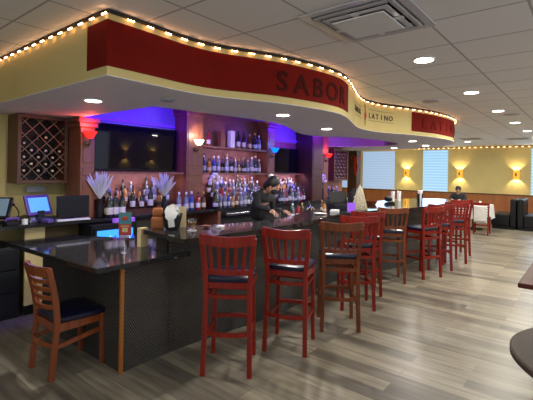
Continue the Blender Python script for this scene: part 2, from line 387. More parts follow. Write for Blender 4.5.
tw = strip(inner_wall, 0, inner_wall.len, SOF+.002, CEIL-.06, -.006, .004); tw.box(2.43, 8.4, 5.19, 5.198, SOF, CEIL-.06)
obj('cove_wall', tw, 'cove', soff)
obj('led_strip', MB().box(2.6, 4.02, 5.165, 5.185, SOF+.03, SOF+.045), 'led_blue', soff)
obj('led_strip', MB().box(6.35, 8.2, 5.165, 5.185, SOF+.03, SOF+.045), 'led_blue', soff)
AC = Arc([(1.43, 5.45)]+[tuple(p) for p in curve]); OFF0 = 5.45-2.57
red = strip(AC, OFF0-.27, OFF0-.0001, 2.35, 2.665, .001); r2 = strip(AC, OFF0+.0001, AC.at_x(4.2), 2.35, 2.665, .001); red.add(r2.v, r2.f).box(1.424, 1.4302, 2.5645, 2.5702, 2.35, 2.665); obj('red_sign_band', red, 'red_paint', soff)
red = strip(AC, AC.at_x(6.63), AC.at_x(9.2), 2.35, 2.665, .001); obj('red_sign_band', red, 'red_paint', soff)
lt = MB(); letters_on(AC, 'SABOR', AC.at_x(3.0), .235, 2.405, .26, .009, lt, 1.1); obj('lettering', lt, 'letter', soff, fixn=False)
lt = MB(); letters_on(AC, 'LATINO', AC.at_x(6.95), .28, 2.42, .23, .009, lt, 1.15); obj('lettering', lt, 'letter_faint', soff, fixn=False)
lt = MB(); letters_on(AC, 'SABOR', AC.at_x(5.38)-.50, .098, 2.485, .11, .004, lt); obj('lettering', lt, 'letter_black', soff, fixn=False)
lt = MB(); letters_on(AC, 'LATINO', AC.at_x(5.38)+.28, .105, 2.475, .11, .004, lt, 1.05); obj('lettering', lt, 'letter_black', soff, fixn=False)
for s0, s1 in ((-.5, -.02), (.24, .86)):
    a0 = AC.at_x(5.38); obj('thin_rule', strip(AC, a0+s0, a0+s1, 2.60, 2.604, .001, .002).add(*(lambda q: (q.v, q.f))(strip(AC, a0+s0, a0+s1, 2.44, 2.444, .001, .002))), 'letter_black', soff)
# red dancer emblem as flat shape on band
em = [(0, .30), (.012, .22), (.03, .17), (.05, .13), (.035, .09), (.012, .06), (.008, .0), (-.01, -.03), (-.006, .05), (-.03, .09), (-.03, .14), (-.01, .17), (-.012, .22), (-.03, .27), (-.02, .275)]
q, t, nn = AC.at(AC.at_x(5.38)+.13)
eb = MB().prism(em, .0, .004); eb.v = [(q.x+t.x*a+nn.x*(.002+c_), q.y+t.y*a+nn.y*(.002+c_), 2.37+b_) for a, b_, c_ in eb.v]
obj('emblem', eb, 'redfig', soff)
# string lights along soffit top
def bulbs(parent, place, count):
    mb = MB()
    for k in (-1, 0, 1): mb.ball((k*.022, 0, 0), .0072, 6)
    me = mb.mesh('bulb'); me.materials.append(M['bulb'])
    for i in range(count):
        loc, rz = place(i); b_ = bpy.data.objects.new('bulb', me); col.objects.link(b_); b_.parent = parent; b_.location = loc; b_.rotation_euler = (0, 0, rz)
sl = empty('string_lights', (0, 0, 0), 0, 'warm white string lights running along the top edge of the curved bar soffit', 'string lights')
obj('wire', strip(AC, 0, AC.at_x(10.1), CEIL-.032, CEIL-.006, .002, .012), 'wire', sl)
endS = AC.at_x(9.9); nb = 72
def plc(i):
    q, t, nn = AC.at(.1+(endS-.1)*i/(nb-1)); q = q+nn*.026; return (q.x, q.y, CEIL-.045), math.atan2(t.y, t.x)
bulbs(sl, plc, nb)
sl = empty('string_lights', (XF, 0, 0), 0, 'warm string lights strung under the ceiling along the far yellow wall', 'string lights')
obj('wire', MB().box(-.02, -.002, .3, 9.9, CEIL-.05, CEIL-.035), 'wire', sl)
bulbs(sl, lambda i: ((-.035, 1.4+i*.19, CEIL-.06), PI/2), 44)
# downlights
dl = []
def downlight(x, y, z, label, grp, r=.085):
    o = empty('downlight', (x, y, z), 0, label, 'downlight', grp)
    obj('trim_ring', MB().lathe([(r*1.22, -.008), (r*1.25, -.001), (r, -.001), (r, -.008)], 24), 'white', o)
    obj('lens', MB().lathe([(r*.98, -.0125), (r*.98, -.009)], 24), 'lamp', o); return o
ordn = ['nearest', 'second', 'third', 'fourth', 'fifth']
for x, y in ROOM_LIGHTS:
    if y == 1.27 and 3 < x < 12:
        k = [3.91, 5.82, 7.73, 9.63, 11.55].index(x)
        lb = ['largest lit round downlight in the tiled ceiling, closest to the air vent cassette', 'second lit round downlight counting back from the ceiling cassette', 'middle one of five lit round downlights in the tiled ceiling row', 'fourth lit round downlight in the row running back from the cassette', 'farthest lit downlight of the row in the tiled ceiling, near the far wall'][k]
        downlight(x, y, CEIL, lb, None)
    elif (x, y) == (14.45, 3.24): downlight(x, y, CEIL, 'small lit downlight past the end of the bar soffit above the seated diner', None)
    else: downlight(x, y, CEIL, 'round downlight in the tiled ceiling outside the photographed row', 'other ceiling downlights')
for (x, y), lb in zip(SOFFIT_LIGHTS, ['lit downlight in the soffit underside in front of the wine rack', 'lit downlight under the soffit below the word SABOR', 'lit downlight under the soffit beneath the red band end', 'lit downlight under the soffit below the second red band', 'lit downlight under the soffit far rounded end, front one', 'lit downlight under the soffit far rounded end, rear one by the window']):
    if lb: downlight(x, y, SOF-.006, lb, None, .07)
o = tag(obj('smoke_detector', MB().lathe([(.07, -.002), (.072, -.018), (.05, -.03), (.001, -.032)], 20), 'vent', None, (2.22, 2.95, SOF-.006), smooth=True), 'flat round ceiling speaker under the soffit below the red band', 'speaker')
for x, y, lb in ((6.2, 1.9, 'unlit round grille in the tiled ceiling left of the downlight row'), (8.3, 1.15, 'unlit round speaker grille in the ceiling between two downlights')):
    o = empty('ceiling_grille', (x, y, CEIL), 0, lb, 'grille'); obj('grille_plate', MB().lathe([(.12, -.002), (.12, -.012), (.10, -.015), (.001, -.016)], 24), 'vent', o); obj('rim', MB().lathe([(.13, -.001), (.13, -.006), (.12, -.001)], 24), 'soffit', o)
for x, y, lb in ((13.3, 2.9, 'slotted air vent in the ceiling past the bar soffit end'), (13.9, 1.75, 'slotted air vent in the ceiling near the far wall, right one')):
    o = empty('ceiling_vent', (x, y, CEIL), 0, lb, 'vent'); obj('vent_frame', MB().box(-.3, .3, -.3, .3, -.012, -.001), 'vent', o)
    mb = MB()
    for k in range(6): mb.box(-.24, .24, -.22+k*.08, -.19+k*.08, -.016, -.0125)
    obj('slots', mb, 'dark_slot', o)
# ceiling cassette air conditioner with clear deflector
o = empty('ceiling_cassette', (2.665, 1.255, CEIL), 0, 'large square ceiling air conditioner cassette with clear plastic deflector', 'air conditioner')
obj('deflector', MB().prism([(-.36, -.36), (.36, -.36), (.36, .36), (-.36, .36)], -.016, -.004, [[(-.30, -.30), (-.30, .30), (.30, .30), (.30, -.30)]]), 'plastic_clear', o, bevel=.003)
obj('duct', MB().box(-.29, .29, -.29, .29, -.008, -.002), 'vent', o); obj('air_slot', MB().box(-.25, .2, -.275, -.2, -.0125, -.0085).box(-.275, -.2, -.199, .05, -.0125, -.0085), 'dark_slot', o)
obj('panel', MB().box(-.19, .19, -.19, .19, -.05, -.04), 'white', o, bevel=.01)
obj('panel', MB().prism([(-.235, -.235), (.235, -.235), (.235, .235), (-.235, .235)], -.035, -.028, [[(-.20, -.20), (-.20, .20), (.20, .20), (.20, -.20)]]), 'plastic_clear', o)
obj('diffuser', MB().box(-.28, .28, -.285, -.255, -.03, -.012).box(-.28, .28, .255, .285, -.03, -.012).box(-.285, -.255, -.25, .25, -.03, -.012).box(.255, .285, -.25, .25, -.03, -.012), 'vent', o, bevel=.004)
obj('bracket', MB().box(-.02, .02, -.25, .25, -.039, -.036).box(-.25, -.021, -.02, .02, -.039, -.036).box(.021, .25, -.02, .02, -.039, -.036), 'white', o)

# ------------------------------------------------------------------ bar
BZ = 1.07
slab_o = smooth_path([(2.19, 2.66), (2.5, 2.62), (3.2, 2.59), (3.9, 2.60), (4.6, 2.70), (5.25, 2.76), (5.9, 2.66), (6.5, 2.48), (7.2, 2.37), (8.25, 2.31), (9.2, 2.34), (9.8, 2.52), (10.02, 2.85), (9.75, 3.2), (9.2, 3.40), (8.4, 3.50), (7.4, 3.50), (6.4, 3.42), (5.6, 3.38), (4.9, 3.26), (4.4, 3.10), (3.9, 2.99), (3.5, 3.03), (3.0, 3.17), (2.6, 3.34), (2.27, 3.36)], 5)
base_f = smooth_path([(1.80, 2.95), (2.4, 2.955), (3.2, 2.86), (3.7, 2.82), (4.3, 2.86), (4.9, 3.0), (5.3, 3.03), (5.8, 2.96), (6.5, 2.76), (7.2, 2.64), (8.25, 2.58), (9.1, 2.62), (9.5, 2.75), (9.65, 2.9)], 6)
base_b = smooth_path([(9.65, 2.92), (9.4, 3.12), (8.4, 3.36), (7.4, 3.38), (6.4, 3.30), (5.6, 3.26), (4.9, 3.18), (4.3, 3.0), (3.9, 2.92), (3.5, 2.95), (3.0, 3.08), (2.5, 3.16), (2.3, 3.16)], 5)
bar = empty('bar_counter', (4.5, 3.0, 0), 0, 'long curving raised bar counter with black granite top and dark penny tile front', 'bar counter')
off = Vector((-4.5, -3.0))
def L(pts): return [(p[0]+off.x, p[1]+off.y) for p in pts]
def tiled(pts, z0, z1, th, parent, name='tiled_front', local=True):
    a = Arc(pts); me_v = []; me_f = []; uvs = []
    k = len(a.p)
    for i, p in enumerate(a.p): me_v += [(p.x, p.y, z0), (p.x, p.y, z1)]
    for i in range(k-1):
        me_f.append((2*i, 2*i+2, 2*i+3, 2*i+1)); uvs += [(a.l[i], z0), (a.l[i+1], z0), (a.l[i+1], z1), (a.l[i], z1)]
    me = bpy.data.meshes.new(name); me.from_pydata(me_v, [], me_f); u = me.uv_layers.new(name='UVMap')
    for i, c_ in enumerate(uvs): u.data[i].uv = c_
    me.materials.append(M['penny']); o = bpy.data.objects.new(name, me); col.objects.link(o)
    if parent: o.parent = parent
    sd = o.modifiers.new('thick', 'SOLIDIFY'); sd.thickness = th; sd.offset = -1
    return o
core_f = [(2.28, 2.955)]+[p for p in base_f if p[0] >= 2.33]
obj('base', MB().prism(L([(2.29, 2.976)]+[(p[0], p[1]+.03) for p in core_f[1:]]+list(base_b)), 0, BZ-.045), 'dark_under', bar)
tiled(L(core_f), .0, BZ-.045, .02, bar)
obj('countertop', MB().prism(L(slab_o), BZ-.042, BZ), 'granite', bar, bevel=.006)
obj('end_panel', MB().box(2.27-4.5, 2.288-4.5, 2.99-3, 3.15-3, .9, BZ-.045), 'dark_under', bar)
obj('end_post', MB().box(2.25-4.5, 2.33-4.5, 3.37-3, 3.43-3, .9, BZ+.012), 'cream', bar, label='cream painted end post')
# low counter
low = empty('low_counter', (1.8, 3.0, 0), 0, 'low black granite counter at the bar end with the dining chair beside it', 'counter')
obj('countertop', MB().prism([(1.545-1.8, 2.88-3), (2.46-1.8, 2.88-3), (2.46-1.8, 2.925-3), (2.262-1.8, 2.94-3), (2.262-1.8, 3.20-3), (2.62-1.8, 3.20-3), (2.62-1.8, 3.75-3), (2.45-1.8, 4.0-3), (2.15-1.8, 4.55-3), (1.50-1.8, 4.58-3)], .856, .898), 'granite', low, bevel=.006)
obj('base', MB().box(.02, .46, -.03, 1.45, 0, .854), 'dark_under', low)
tiled([(0, 1.45), (0, -.05)], 0, .854, .015, low)
tiled([(0.0, -.05), (.475, -.046)], 0, .854, .015, low)
obj('corner_trim', MB().box(-.02, .012, -.068, -.05, 0, .854), 'trim_orange', low, label='orange wooden corner strip')
# ------------------------------------------------------------------ back bar
CZ = 1.03
bc = empty('back_counter', (4, 5, 0), 0, 'black back counter along the wall behind the bar, carrying registers and bottles', 'counter')
obj('countertop', MB().box(-4.5, -1.57, -.25, .49, CZ-.04, CZ).box(-1.57, 5.3, -.27, .19, CZ-.04, CZ), 'granite', bc, bevel=.004)
obj('cabinet_base', MB().box(-.95, -.1, -.2, .18, 0, CZ-.045), 'dark_under', bc)
obj('support_panel', MB().box(-2.2, -1.99, -.08, -.05, .1, CZ-.045), 'panel_yellow', bc, label='yellow painted support panel')
obj('support_panel', MB().box(-1.989, -1.51, -.06, -.03, .1, CZ-.045), 'olive', bc, label='olive brown support panel')
obj('kick_plate', MB().box(-2.2, -1.51, -.095, -.081, 0, .1), 'black', bc)
obj('side_panel', MB().box(.62, .68, -.24, .18, 0, CZ-.045), 'brickred', bc)
obj('cabinet_base', MB().box(.68, 5.3, -.2, .18, 0, CZ-.045), 'black_cab', bc)
obj('steel_rail', MB().box(.75, 2.2, -.33, -.205, CZ-.13, CZ-.08), 'steel', bc, bevel=.01, label='stainless steel rail under the counter edge')
struct('wall_bar', MB().box(2.40, 9.6, 5.2, 5.26, 0, SOF-.007), 'brickred')
# posts
def post(x0, x1, y0, z1, label, m='post', y1=5.195):
    o = empty('wooden_pilaster', ((x0+x1)/2, y0, 0), 0, label, 'pilaster'); w_ = (x1-x0)/2; d_ = y1-y0
    obj('shaft', MB().box(-w_, w_, 0, d_, CZ+.002, z1-.12), m, o, bevel=.004)
    obj('crown', MB().box(-w_-.03, w_+.03, -.03, d_, z1-.12, z1-.06).box(-w_-.05, w_+.05, -.05, d_, z1-.06, z1), m, o, bevel=.01)
    k = MB()
    for a, b_ in ((1.08, 1.5), (1.56, 1.66), (1.72, z1-.2)):
        k.box(-w_+.03, w_-.03, -.008, -.0005, a, b_)
    obj('raised_panel', k, m, o, bevel=.004)
    return o
post(2.40, 2.58, 4.9, SOF-.01, 'reddish wooden pilaster right of the wine rack carrying a red sconce')
post(4.06, 4.40, 4.9, 2.62, 'wide wooden pilaster between large television and bottle shelves, warm sconce on it')
post(6.06, 6.28, 4.9, 2.62, 'wooden pilaster right of the bottle shelves carrying a blue sconce')
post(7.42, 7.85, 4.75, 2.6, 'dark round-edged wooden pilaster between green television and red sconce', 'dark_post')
post(8.1, 8.35, 4.9, 2.62, 'narrow wooden pilaster with a red sconce left of the small wine rack')
# shelf unit
su = empty('bottle_shelf_unit', (5.23, 5.0, 1.6), 0, 'wooden two-shelf unit with violet glow between the pilasters behind the bar', 'shelf')
obj('back_panel', MB().box(-.82, .82, .165, .185, 0, 1.05), 'brickred', su)
obj('shelf', MB().box(-.82, .82, -.09, .16, .425, .455), 'post', su); obj('shelf', MB().box(-.82, .82, -.09, .16, -.015, .015), 'post', su)
for x0, x1, lb in ((2.6, 4.04, 'wooden ledge below the large television'), (6.3, 7.40, 'wooden ledge below the small greenish television')):
    tag(obj('wooden_ledge', MB().box(x0, x1, 4.93, 5.19, 1.585, 1.615), 'post'), lb, 'ledge')
# televisions
def tv(x0, x1, z0, z1, y, label):
    o = empty('television', ((x0+x1)/2, y, z0), 0, label, 'television'); o.rotation_euler.x = math.radians(1.5); w_ = (x1-x0)/2; h_ = z1-z0
    obj('bezel', MB().box(-w_, w_, 0, .05, 0, h_), 'black', o, bevel=.006); obj('screen', MB().box(-w_+.015, w_-.015, -.004, -.0005, .02, h_-.015), 'tv', o)
    obj('wall_mount', MB().box(-.15, .15, .051, .085, h_*.3, h_*.6), 'black', o)
tv(2.66, 4.0, 1.63, 2.265, 5.08, 'large dark television with sconce reflections under the blue cove')
tv(6.36, 7.36, 1.63, 2.15, 5.08, 'smaller dark television with greenish reflection right of bottle shelves')
# sconces on pilasters
def bowl_sconce(x, y, z, m, mh, lcol, e, label):
    o = empty('wall_sconce', (x, y, z), 0, label, 'sconce'); o.scale = (.85,)*3
    obj('back_plate', MB().lathe([(.05, 0), (.05, .012), (.001, .014)], 16), 'bronze', o, loc=(0, 0, -.08), rot=(PI/2, 0, 0))
    obj('arm', MB().tube(smooth_path([(0, -.01, -.08), (0, -.05, -.1), (0, -.09, -.06), (0, -.09, -.01)], 4), .008), 'bronze', o)
    obj('lamp_shade', MB().lathe([(.03, 0), (.055, .02), (.08, .07), (.098, .10), (.094, .10), (.075, .07), (.05, .025), (.001, .01)], 20, (0, -.09, 0)), m, o, smooth=True)
    obj('bulb', MB().ball((0, -.09, .075), .035, 10), mh, o)
    point('sconce_lamp', (x, y-.12, z+.16), e, lcol, .04)
bowl_sconce(2.47, 4.885, 2.02, 'sconce_red', 'sconce_red_hot', (1, .12, .1), 5, 'glowing red bowl sconce on the pilaster right of the wine rack')
bowl_sconce(4.23, 4.885, 2.04, 'sconce_white', 'sconce_white', (1, .8, .55), 5, 'warm white bowl sconce on the pilaster left of the bottle shelves')
bowl_sconce(6.17, 4.885, 2.02, 'sconce_blue', 'sconce_blue', (.05, .2, 1), 4, 'glowing blue bowl sconce on the pilaster right of the bottle shelves')
bowl_sconce(8.22, 4.885, 2.0, 'sconce_red', 'sconce_red_hot', (1, .12, .1), 4, 'glowing red bowl sconce beside the small wine rack')
point('shelf_led_lamp', (5.0, 4.6, 2.2), 4, (.7, .45, 1), .1)
area('shelf_led_lamp', (5.23, 4.98, 1.575), 5, (.75, .55, 1), 1.5, .05, (math.radians(38), 0, 0))
area('shelf_led_lamp', (6.9, 4.96, 1.575), 4.5, (.85, .65, 1), 1.0, .05, (math.radians(38), 0, 0))
area('shelf_led_lamp', (3.3, 4.96, 1.575), 4, (.9, .72, 1), 1.3, .05, (math.radians(38), 0, 0))
area('shelf_led_lamp', (5.23, 4.95, 2.02), 3, (.7, .45, 1), 1.5, .05, (math.radians(38), 0, 0))

# wine racks
def wine_rack(x0, x1, z0, z1, y0, y1, pitch, label):
    o = empty('wine_rack', (x0, y0, z0), 0, label, 'wine rack'); W = x1-x0; H = z1-z0; D = y1-y0; t_ = .04
    obj('frame', MB().box(0, t_, 0, D, 0, H).box(W-t_, W, 0, D, 0, H).box(t_, W-t_, 0, D, 0, t_).box(t_, W-t_, 0, D, H-t_, H), 'rack_wood', o, bevel=.003)
    obj('back_panel', MB().box(t_, W-t_, D-.012, D, t_, H-t_), 'black', o)
    mb = MB(); xa, xb, za, zb = t_, W-t_, t_, H-t_
    for sgn in (1, -1):
        k0 = int(-(H+W)/pitch)-1
        for k in range(k0, -k0+1):
            # line: z = sgn*x + k*pitch (45 degrees)
            c_ = k*pitch; seg = []
            lo = max(xa, ((za-c_) if sgn > 0 else (c_-zb))); hi = min(xb, ((zb-c_) if sgn > 0 else (c_-za)))
            if hi-lo > .02: mb.sweep([(lo, .02+.004*(sgn > 0), sgn*lo+c_), (hi, .02+.004*(sgn > 0), sgn*hi+c_)], .006, .009, (0, 1, 0))
    obj('lattice', mb, 'lattice', o)
    return o
wine_rack(1.80, 2.375, 1.46, 2.275, 5.18, 5.49, .163, 'wooden lattice wine rack with bottles hung on the yellow wall at left')
wine_rack(8.78, 9.5, 1.45, 2.24, 4.98, 5.19, .17, 'far wine rack with diamond lattice at the end of the back bar')
# ------------------------------------------------------------------ bottles
def glass(name, c_, rough=.08): return mat(name, c_, rough, spec=.8)
BK = {
 'clear': ('clear', (.15, .16, .22), (.52, .52, .62), (.8, .8, .85), [(.036, 0), (.038, .01), (.038, .17), (.03, .20), (.014, .225), (.013, .265)], .285),
 'blue': ('blue', (.03, .06, .28), (.5, .52, .65), (.6, .6, .7), [(.037, 0), (.039, .01), (.039, .18), (.028, .205), (.014, .23), (.013, .27)], .29),
 'amber': ('amber', (.42, .17, .03), (.65, .58, .42), (.03, .02, .02), [(.038, 0), (.04, .01), (.04, .15), (.03, .18), (.015, .205), (.014, .24)], .262),
 'dark': ('dark green', (.012, .018, .012), (.66, .62, .66), (.02, .02, .02), [(.037, 0), (.039, .01), (.039, .19), (.024, .225), (.015, .25), (.014, .30)], .315),
 'brown': ('brown', (.10, .035, .012), (.7, .6, .45), (.5, .32, .08), [(.036, 0), (.038, .01), (.038, .165), (.028, .195), (.014, .22), (.014, .26)], .28),
 'red': ('red', (.32, .02, .03), (.75, .7, .7), (.02, .02, .02), [(.034, 0), (.036, .01), (.036, .17), (.026, .2), (.013, .225), (.013, .265)], .282),
 'square': ('square-shouldered amber', (.33, .13, .03), (.03, .03, .03), (.02, .02, .02), [(.042, 0), (.043, .008), (.043, .155), (.036, .17), (.016, .185), (.016, .225)], .245),
 'gold': ('gold-foiled dark', (.015, .025, .015), (.55, .55, .75), (.55, .36, .10), [(.042, 0), (.044, .012), (.044, .15), (.03, .2), (.018, .24), (.016, .30)], .318),
}
protos = {}
def bottle_proto(k, loc):
    nm, gc, lc, cc, prof, top = BK[k]
    key = k
    if key not in protos:
        n_ = 4 if k == 'square' else 12; rot = 0
        g = MB().lathe(prof, 8 if k == 'square' else 12); r = prof[1][0]; zt = prof[2][1]
        l_ = MB().lathe([(r+.0008, .035), (r+.0012, .036), (r+.0012, zt*.62), (r+.0008, zt*.63)], 8 if k == 'square' else 12)
        c_ = MB().lathe([(prof[-1][0]+.002, prof[-1][1]-.02), (prof[-1][0]+.002, top), (.001, top)], 10)
        ms = []
        for q_, nn_, mm_ in ((g, 'glass', glass(k+'_glass', gc)), (l_, 'label', mat(k+'_label', lc, .6)), (c_, 'cap', mat(k+'_cap', cc, .4))):
            me = q_.mesh(k+'_'+nn_); me.materials.append(mm_)
            for p in me.polygons: p.use_smooth = len(p.vertices) == 4
            ms.append(me)
        protos[key] = ms
    return protos[key]
def bottle(k, loc, label, group=None, sc=1, parts=True, name='liquor_bottle', rot=(0, 0, 0)):
    ms = bottle_proto(k, loc); o = bpy.data.objects.new(name, ms[0]); col.objects.link(o); o.location = loc; o.rotation_euler = rot; o.scale = (sc, sc, sc)
    tag(o, label, 'bottle', group)
    for me, nm in zip(ms[1:], ('label', 'cap')):
        c_ = bpy.data.objects.new('bottle_'+nm, me); col.objects.link(c_); c_.parent = o
    return o
# risers
def riser(x0, x1, label):
    mb = MB()
    mb.box(x0, x1, 4.90, 5.195, CZ+.001, CZ+.07).box(x0, x1, 5.0, 5.195, CZ+.0701, CZ+.14).box(x0, x1, 5.1, 5.195, CZ+.1401, CZ+.21)
    return tag(obj('bottle_riser', mb, 'dark_post'), label, 'display riser')
riser(4.71, 6.0, 'stepped dark riser under the packed bottles below the two shelves')
riser(6.32, 7.38, 'stepped dark riser under the bottles below the small television')
riser(2.75, 3.9, 'stepped dark riser holding the bottles below the large television')
kinds = list(BK)
def rows(x0, x1, specs, dx, where, wts, skip=0, grp=None):
    for y, z, in specs:
        x = x0+random.uniform(.0, .03)
        while x < x1:
            k = random.choices(list(wts), list(wts.values()))[0]
            if random.random() > skip:
                s_ = random.uniform(.78, 1.06)
                bottle(k, (x, y, z), '%s bottle, pale label, in the %s' % (BK[k][0], where) if k != 'square' else 'square amber bottle, black label, in the %s' % where, (BK[k][0]+' bottles, '+where), s_)
            x += dx+random.uniform(0, .018)
T = [(4.95, CZ+.0705), (5.05, CZ+.1405), (5.148, CZ+.2105)]
rows(4.74, 5.96, [(4.845, CZ+.001)], .092, 'counter front row, below the shelves', {'clear': 4, 'blue': 1, 'dark': 2, 'amber': 2, 'brown': 1})
rows(4.76, 5.96, T, .09, 'tiered rows below the bottle shelves', {'clear': 5, 'blue': 2, 'dark': 2, 'amber': 3, 'red': 1, 'brown': 2, 'gold': 1})
rows(6.4, 7.3, [(4.845, CZ+.001)], .095, 'counter front row, below the small television', {'dark': 3, 'gold': 1, 'clear': 2, 'red': 1})
rows(6.4, 7.3, T, .092, 'tiered rows below the small television', {'clear': 3, 'amber': 3, 'brown': 2, 'red': 2, 'dark': 2, 'blue': 1})
rows(2.85, 3.85, [(4.95, CZ+.0705)], .14, 'lower row below the large television', {'dark': 2, 'square': 2, 'clear': 1}, .12)
rows(2.85, 3.85, T[1:2], .11, 'middle row below the large television', {'clear': 2, 'amber': 3, 'dark': 2, 'square': 2}, .05)
rows(2.85, 3.85, T[2:], .12, 'rear row below the large television', {'clear': 1, 'dark': 2, 'brown': 1, 'red': 1}, .2)
rows(8.42, 8.75, [(4.84, CZ+.001), (4.94, CZ+.001), (5.05, CZ+.001)], .1, 'group on the counter near the far wine rack', {'dark': 3, 'clear': 2, 'brown': 1, 'blue': 2}, .15)
rows(4.5, 5.98, [(5.0, 1.6165), (5.09, 1.6165)], .1, 'crowded lower shelf between the pilasters', {'clear': 3, 'dark': 2, 'amber': 2, 'blue': 2, 'gold': 1, 'brown': 1}, .08)
for k, x, lb in (('red', 4.62, 'slim pink-lit bottle on the upper shelf next to the warm sconce'), ('dark', 5.35, 'dark bottle on the upper shelf just right of the white gift box'), ('dark', 5.5, 'second dark bottle right of the white box on the upper shelf'), ('brown', 5.66, 'brown bottle in the middle of the upper shelf row'), ('gold', 5.81, 'gold-capped dark bottle on the upper shelf near the right pilaster'), ('clear', 5.93, 'pale clear bottle last in line on the upper shelf')):
    bottle(k, (x, 5.02, 2.0565), lb)
tag(obj('gift_box', MB().box(5.12, 5.22, 4.98, 5.08, 2.0565, 2.36), 'white', bevel=.003), 'tall white bottle box standing on the upper shelf', 'box')
tag(obj('gift_box', MB().box(4.90, 5.0, 5.0, 5.1, 2.0565, 2.33), 'post', bevel=.003), 'tall brown wooden bottle box on the upper shelf', 'box')
for k, x, y, lb in (('dark', 2.73, 4.79, 'dark wine bottle closest to the black monitor on the back counter'), ('dark', 2.82, 4.80, 'dark wine bottle second from the black monitor'), ('dark', 2.91, 4.79, 'dark wine bottle third from the black monitor, beside the gap'), ('brown', 2.76, 4.885, 'brown bottle behind the wine bottles by the monitor')):
    bottle(k, (x, y, CZ+.001 if y < 4.9 else CZ+.001), lb, None, 1.05)
for k, x, y, lb in (('clear', 4.0, 4.82, 'squat clear bottle right of the napkin holder on the back counter'), ('clear', 3.88, 4.84, 'clear tall bottle just behind the napkin holder'), ('blue', 4.12, 4.84, 'blue tinted bottle before the wide pilaster'), ('red', 4.24, 4.82, 'red-labelled bottle before the wide pilaster'), ('brown', 4.36, 4.83, 'brown bottle at the right foot of the wide pilaster'), ('gold', 4.57, 4.775, 'champagne bottle with gold foil in front of the white flowers')):
    bottle(k, (x, y, CZ+.001), lb, None, 1.0)
# wine bottles lying in rack (foil ends out)
p_ = .163; W0 = 1.80; Z0 = 1.46
BK['wine'] = ('dark', (.01, .012, .01), (.5, .45, .4), (.75, .62, .45), [(.036, 0), (.038, .01), (.038, .19), (.024, .225), (.016, .25), (.016, .30)], .315)
for i in range(1, 7):
    for j in range(1, 10):
        if (i+j) % 2:
            x_ = i*p_/2; z_ = j*p_/2
            if .08 < x_ < .5 and .09 < z_ < .74 and (z_ < .46 or (i, j) in ((1, 6), (4, 7))):
                bottle('wine', (W0+x_, 5.465, Z0+z_-.01), 'dark wine bottle lying in the left lattice rack, foil end showing', 'wine bottles in the left rack', .8, name='wine_bottle', rot=(PI/2, 0, 0))
p_ = .17
for i in range(1, 8):
    for j in range(1, 9):
        if (i+j) % 2 and .07 < i*p_/2 < .66 and .08 < j*p_/2 < .7:
            bottle('wine', (8.78+i*p_/2, 5.17, 1.45+j*p_/2-.01), 'dark wine bottle lying in the far lattice rack', 'wine bottles in the far rack', .55, name='wine_bottle', rot=(PI/2, 0, 0))

# ------------------------------------------------------------------ flowers / feathers
def plume(x, y, z, h, label, m='silver_leaf', nn_=60, spread=.6, stem=True, cat='decoration'):
    o = empty('silver_plume', (x, y, z), 0, label, cat)
    obj('vase', MB().lathe([(.03, 0), (.04, .01), (.045, h*.2), (.028, h*.36), (.032, h*.4), (.026, h*.4), (.001, h*.1)], 14), 'black', o, smooth=True)
    mb = MB()
    for i in range(nn_):
        a = random.uniform(0, 2*PI); tl = random.uniform(.05, spread); r_ = h*.62
        d_ = Vector((math.sin(tl)*math.cos(a), math.sin(tl)*math.sin(a)*.5, math.cos(tl)))
        p0 = Vector((0, 0, h*.38)); p1 = p0+d_*r_*random.uniform(.6, 1); pm = (p0+p1)/2+Vector((0, 0, .02))
        mb.sweep([p0, p0*.3+pm*.7, p1*.6+pm*.4, p1], [.004, .028, .024, .004], .002, (0, -1, .2))
    obj('leaves', mb, m, o)
plume(2.63, 4.845, CZ+.001, .60, 'silver leafy plume by the wine bottles below the left television corner')
plume(3.60, 4.825, CZ+.001, .60, 'silver fan-shaped plume in front of the ledge, right of the television centre', spread=.75)
def flowers(x, y, z, h, label, m='white_flower'):
    o = empty('flower_bouquet', (x, y, z), 0, label, 'flowers')
    obj('vase', MB().lathe([(.035, 0), (.045, .01), (.04, h*.3), (.03, h*.45), (.026, h*.45), (.001, h*.1)], 14), 'black', o, smooth=True)
    obj('stems', MB().tube([(0, 0, h*.3), (.01, 0, h*.7)], .006).tube([(0, 0, h*.3), (-.05, 0, h*.7)], .005).tube([(0, 0, h*.3), (.05, 0, h*.65)], .005), 'leaf', o)
    mb = MB()
    for i in range(26):
        a = random.uniform(0, 2*PI); e = random.uniform(-.3, 1.4); r_ = h*.2
        mb.ball((r_*math.cos(a)*math.cos(e), .6*r_*math.sin(a)*math.cos(e), h*.78+r_*1.2*math.sin(e)*.9), random.uniform(.018, .035), 6)
    obj('blossoms', mb, m, o)
flowers(4.64, 4.86, CZ+.001, .56, 'white flower bouquet behind the gold-foiled champagne bottle')
flowers(7.95, 4.81, CZ+.001, .56, 'pale lilac flower bouquet at the foot of the dark pilaster')

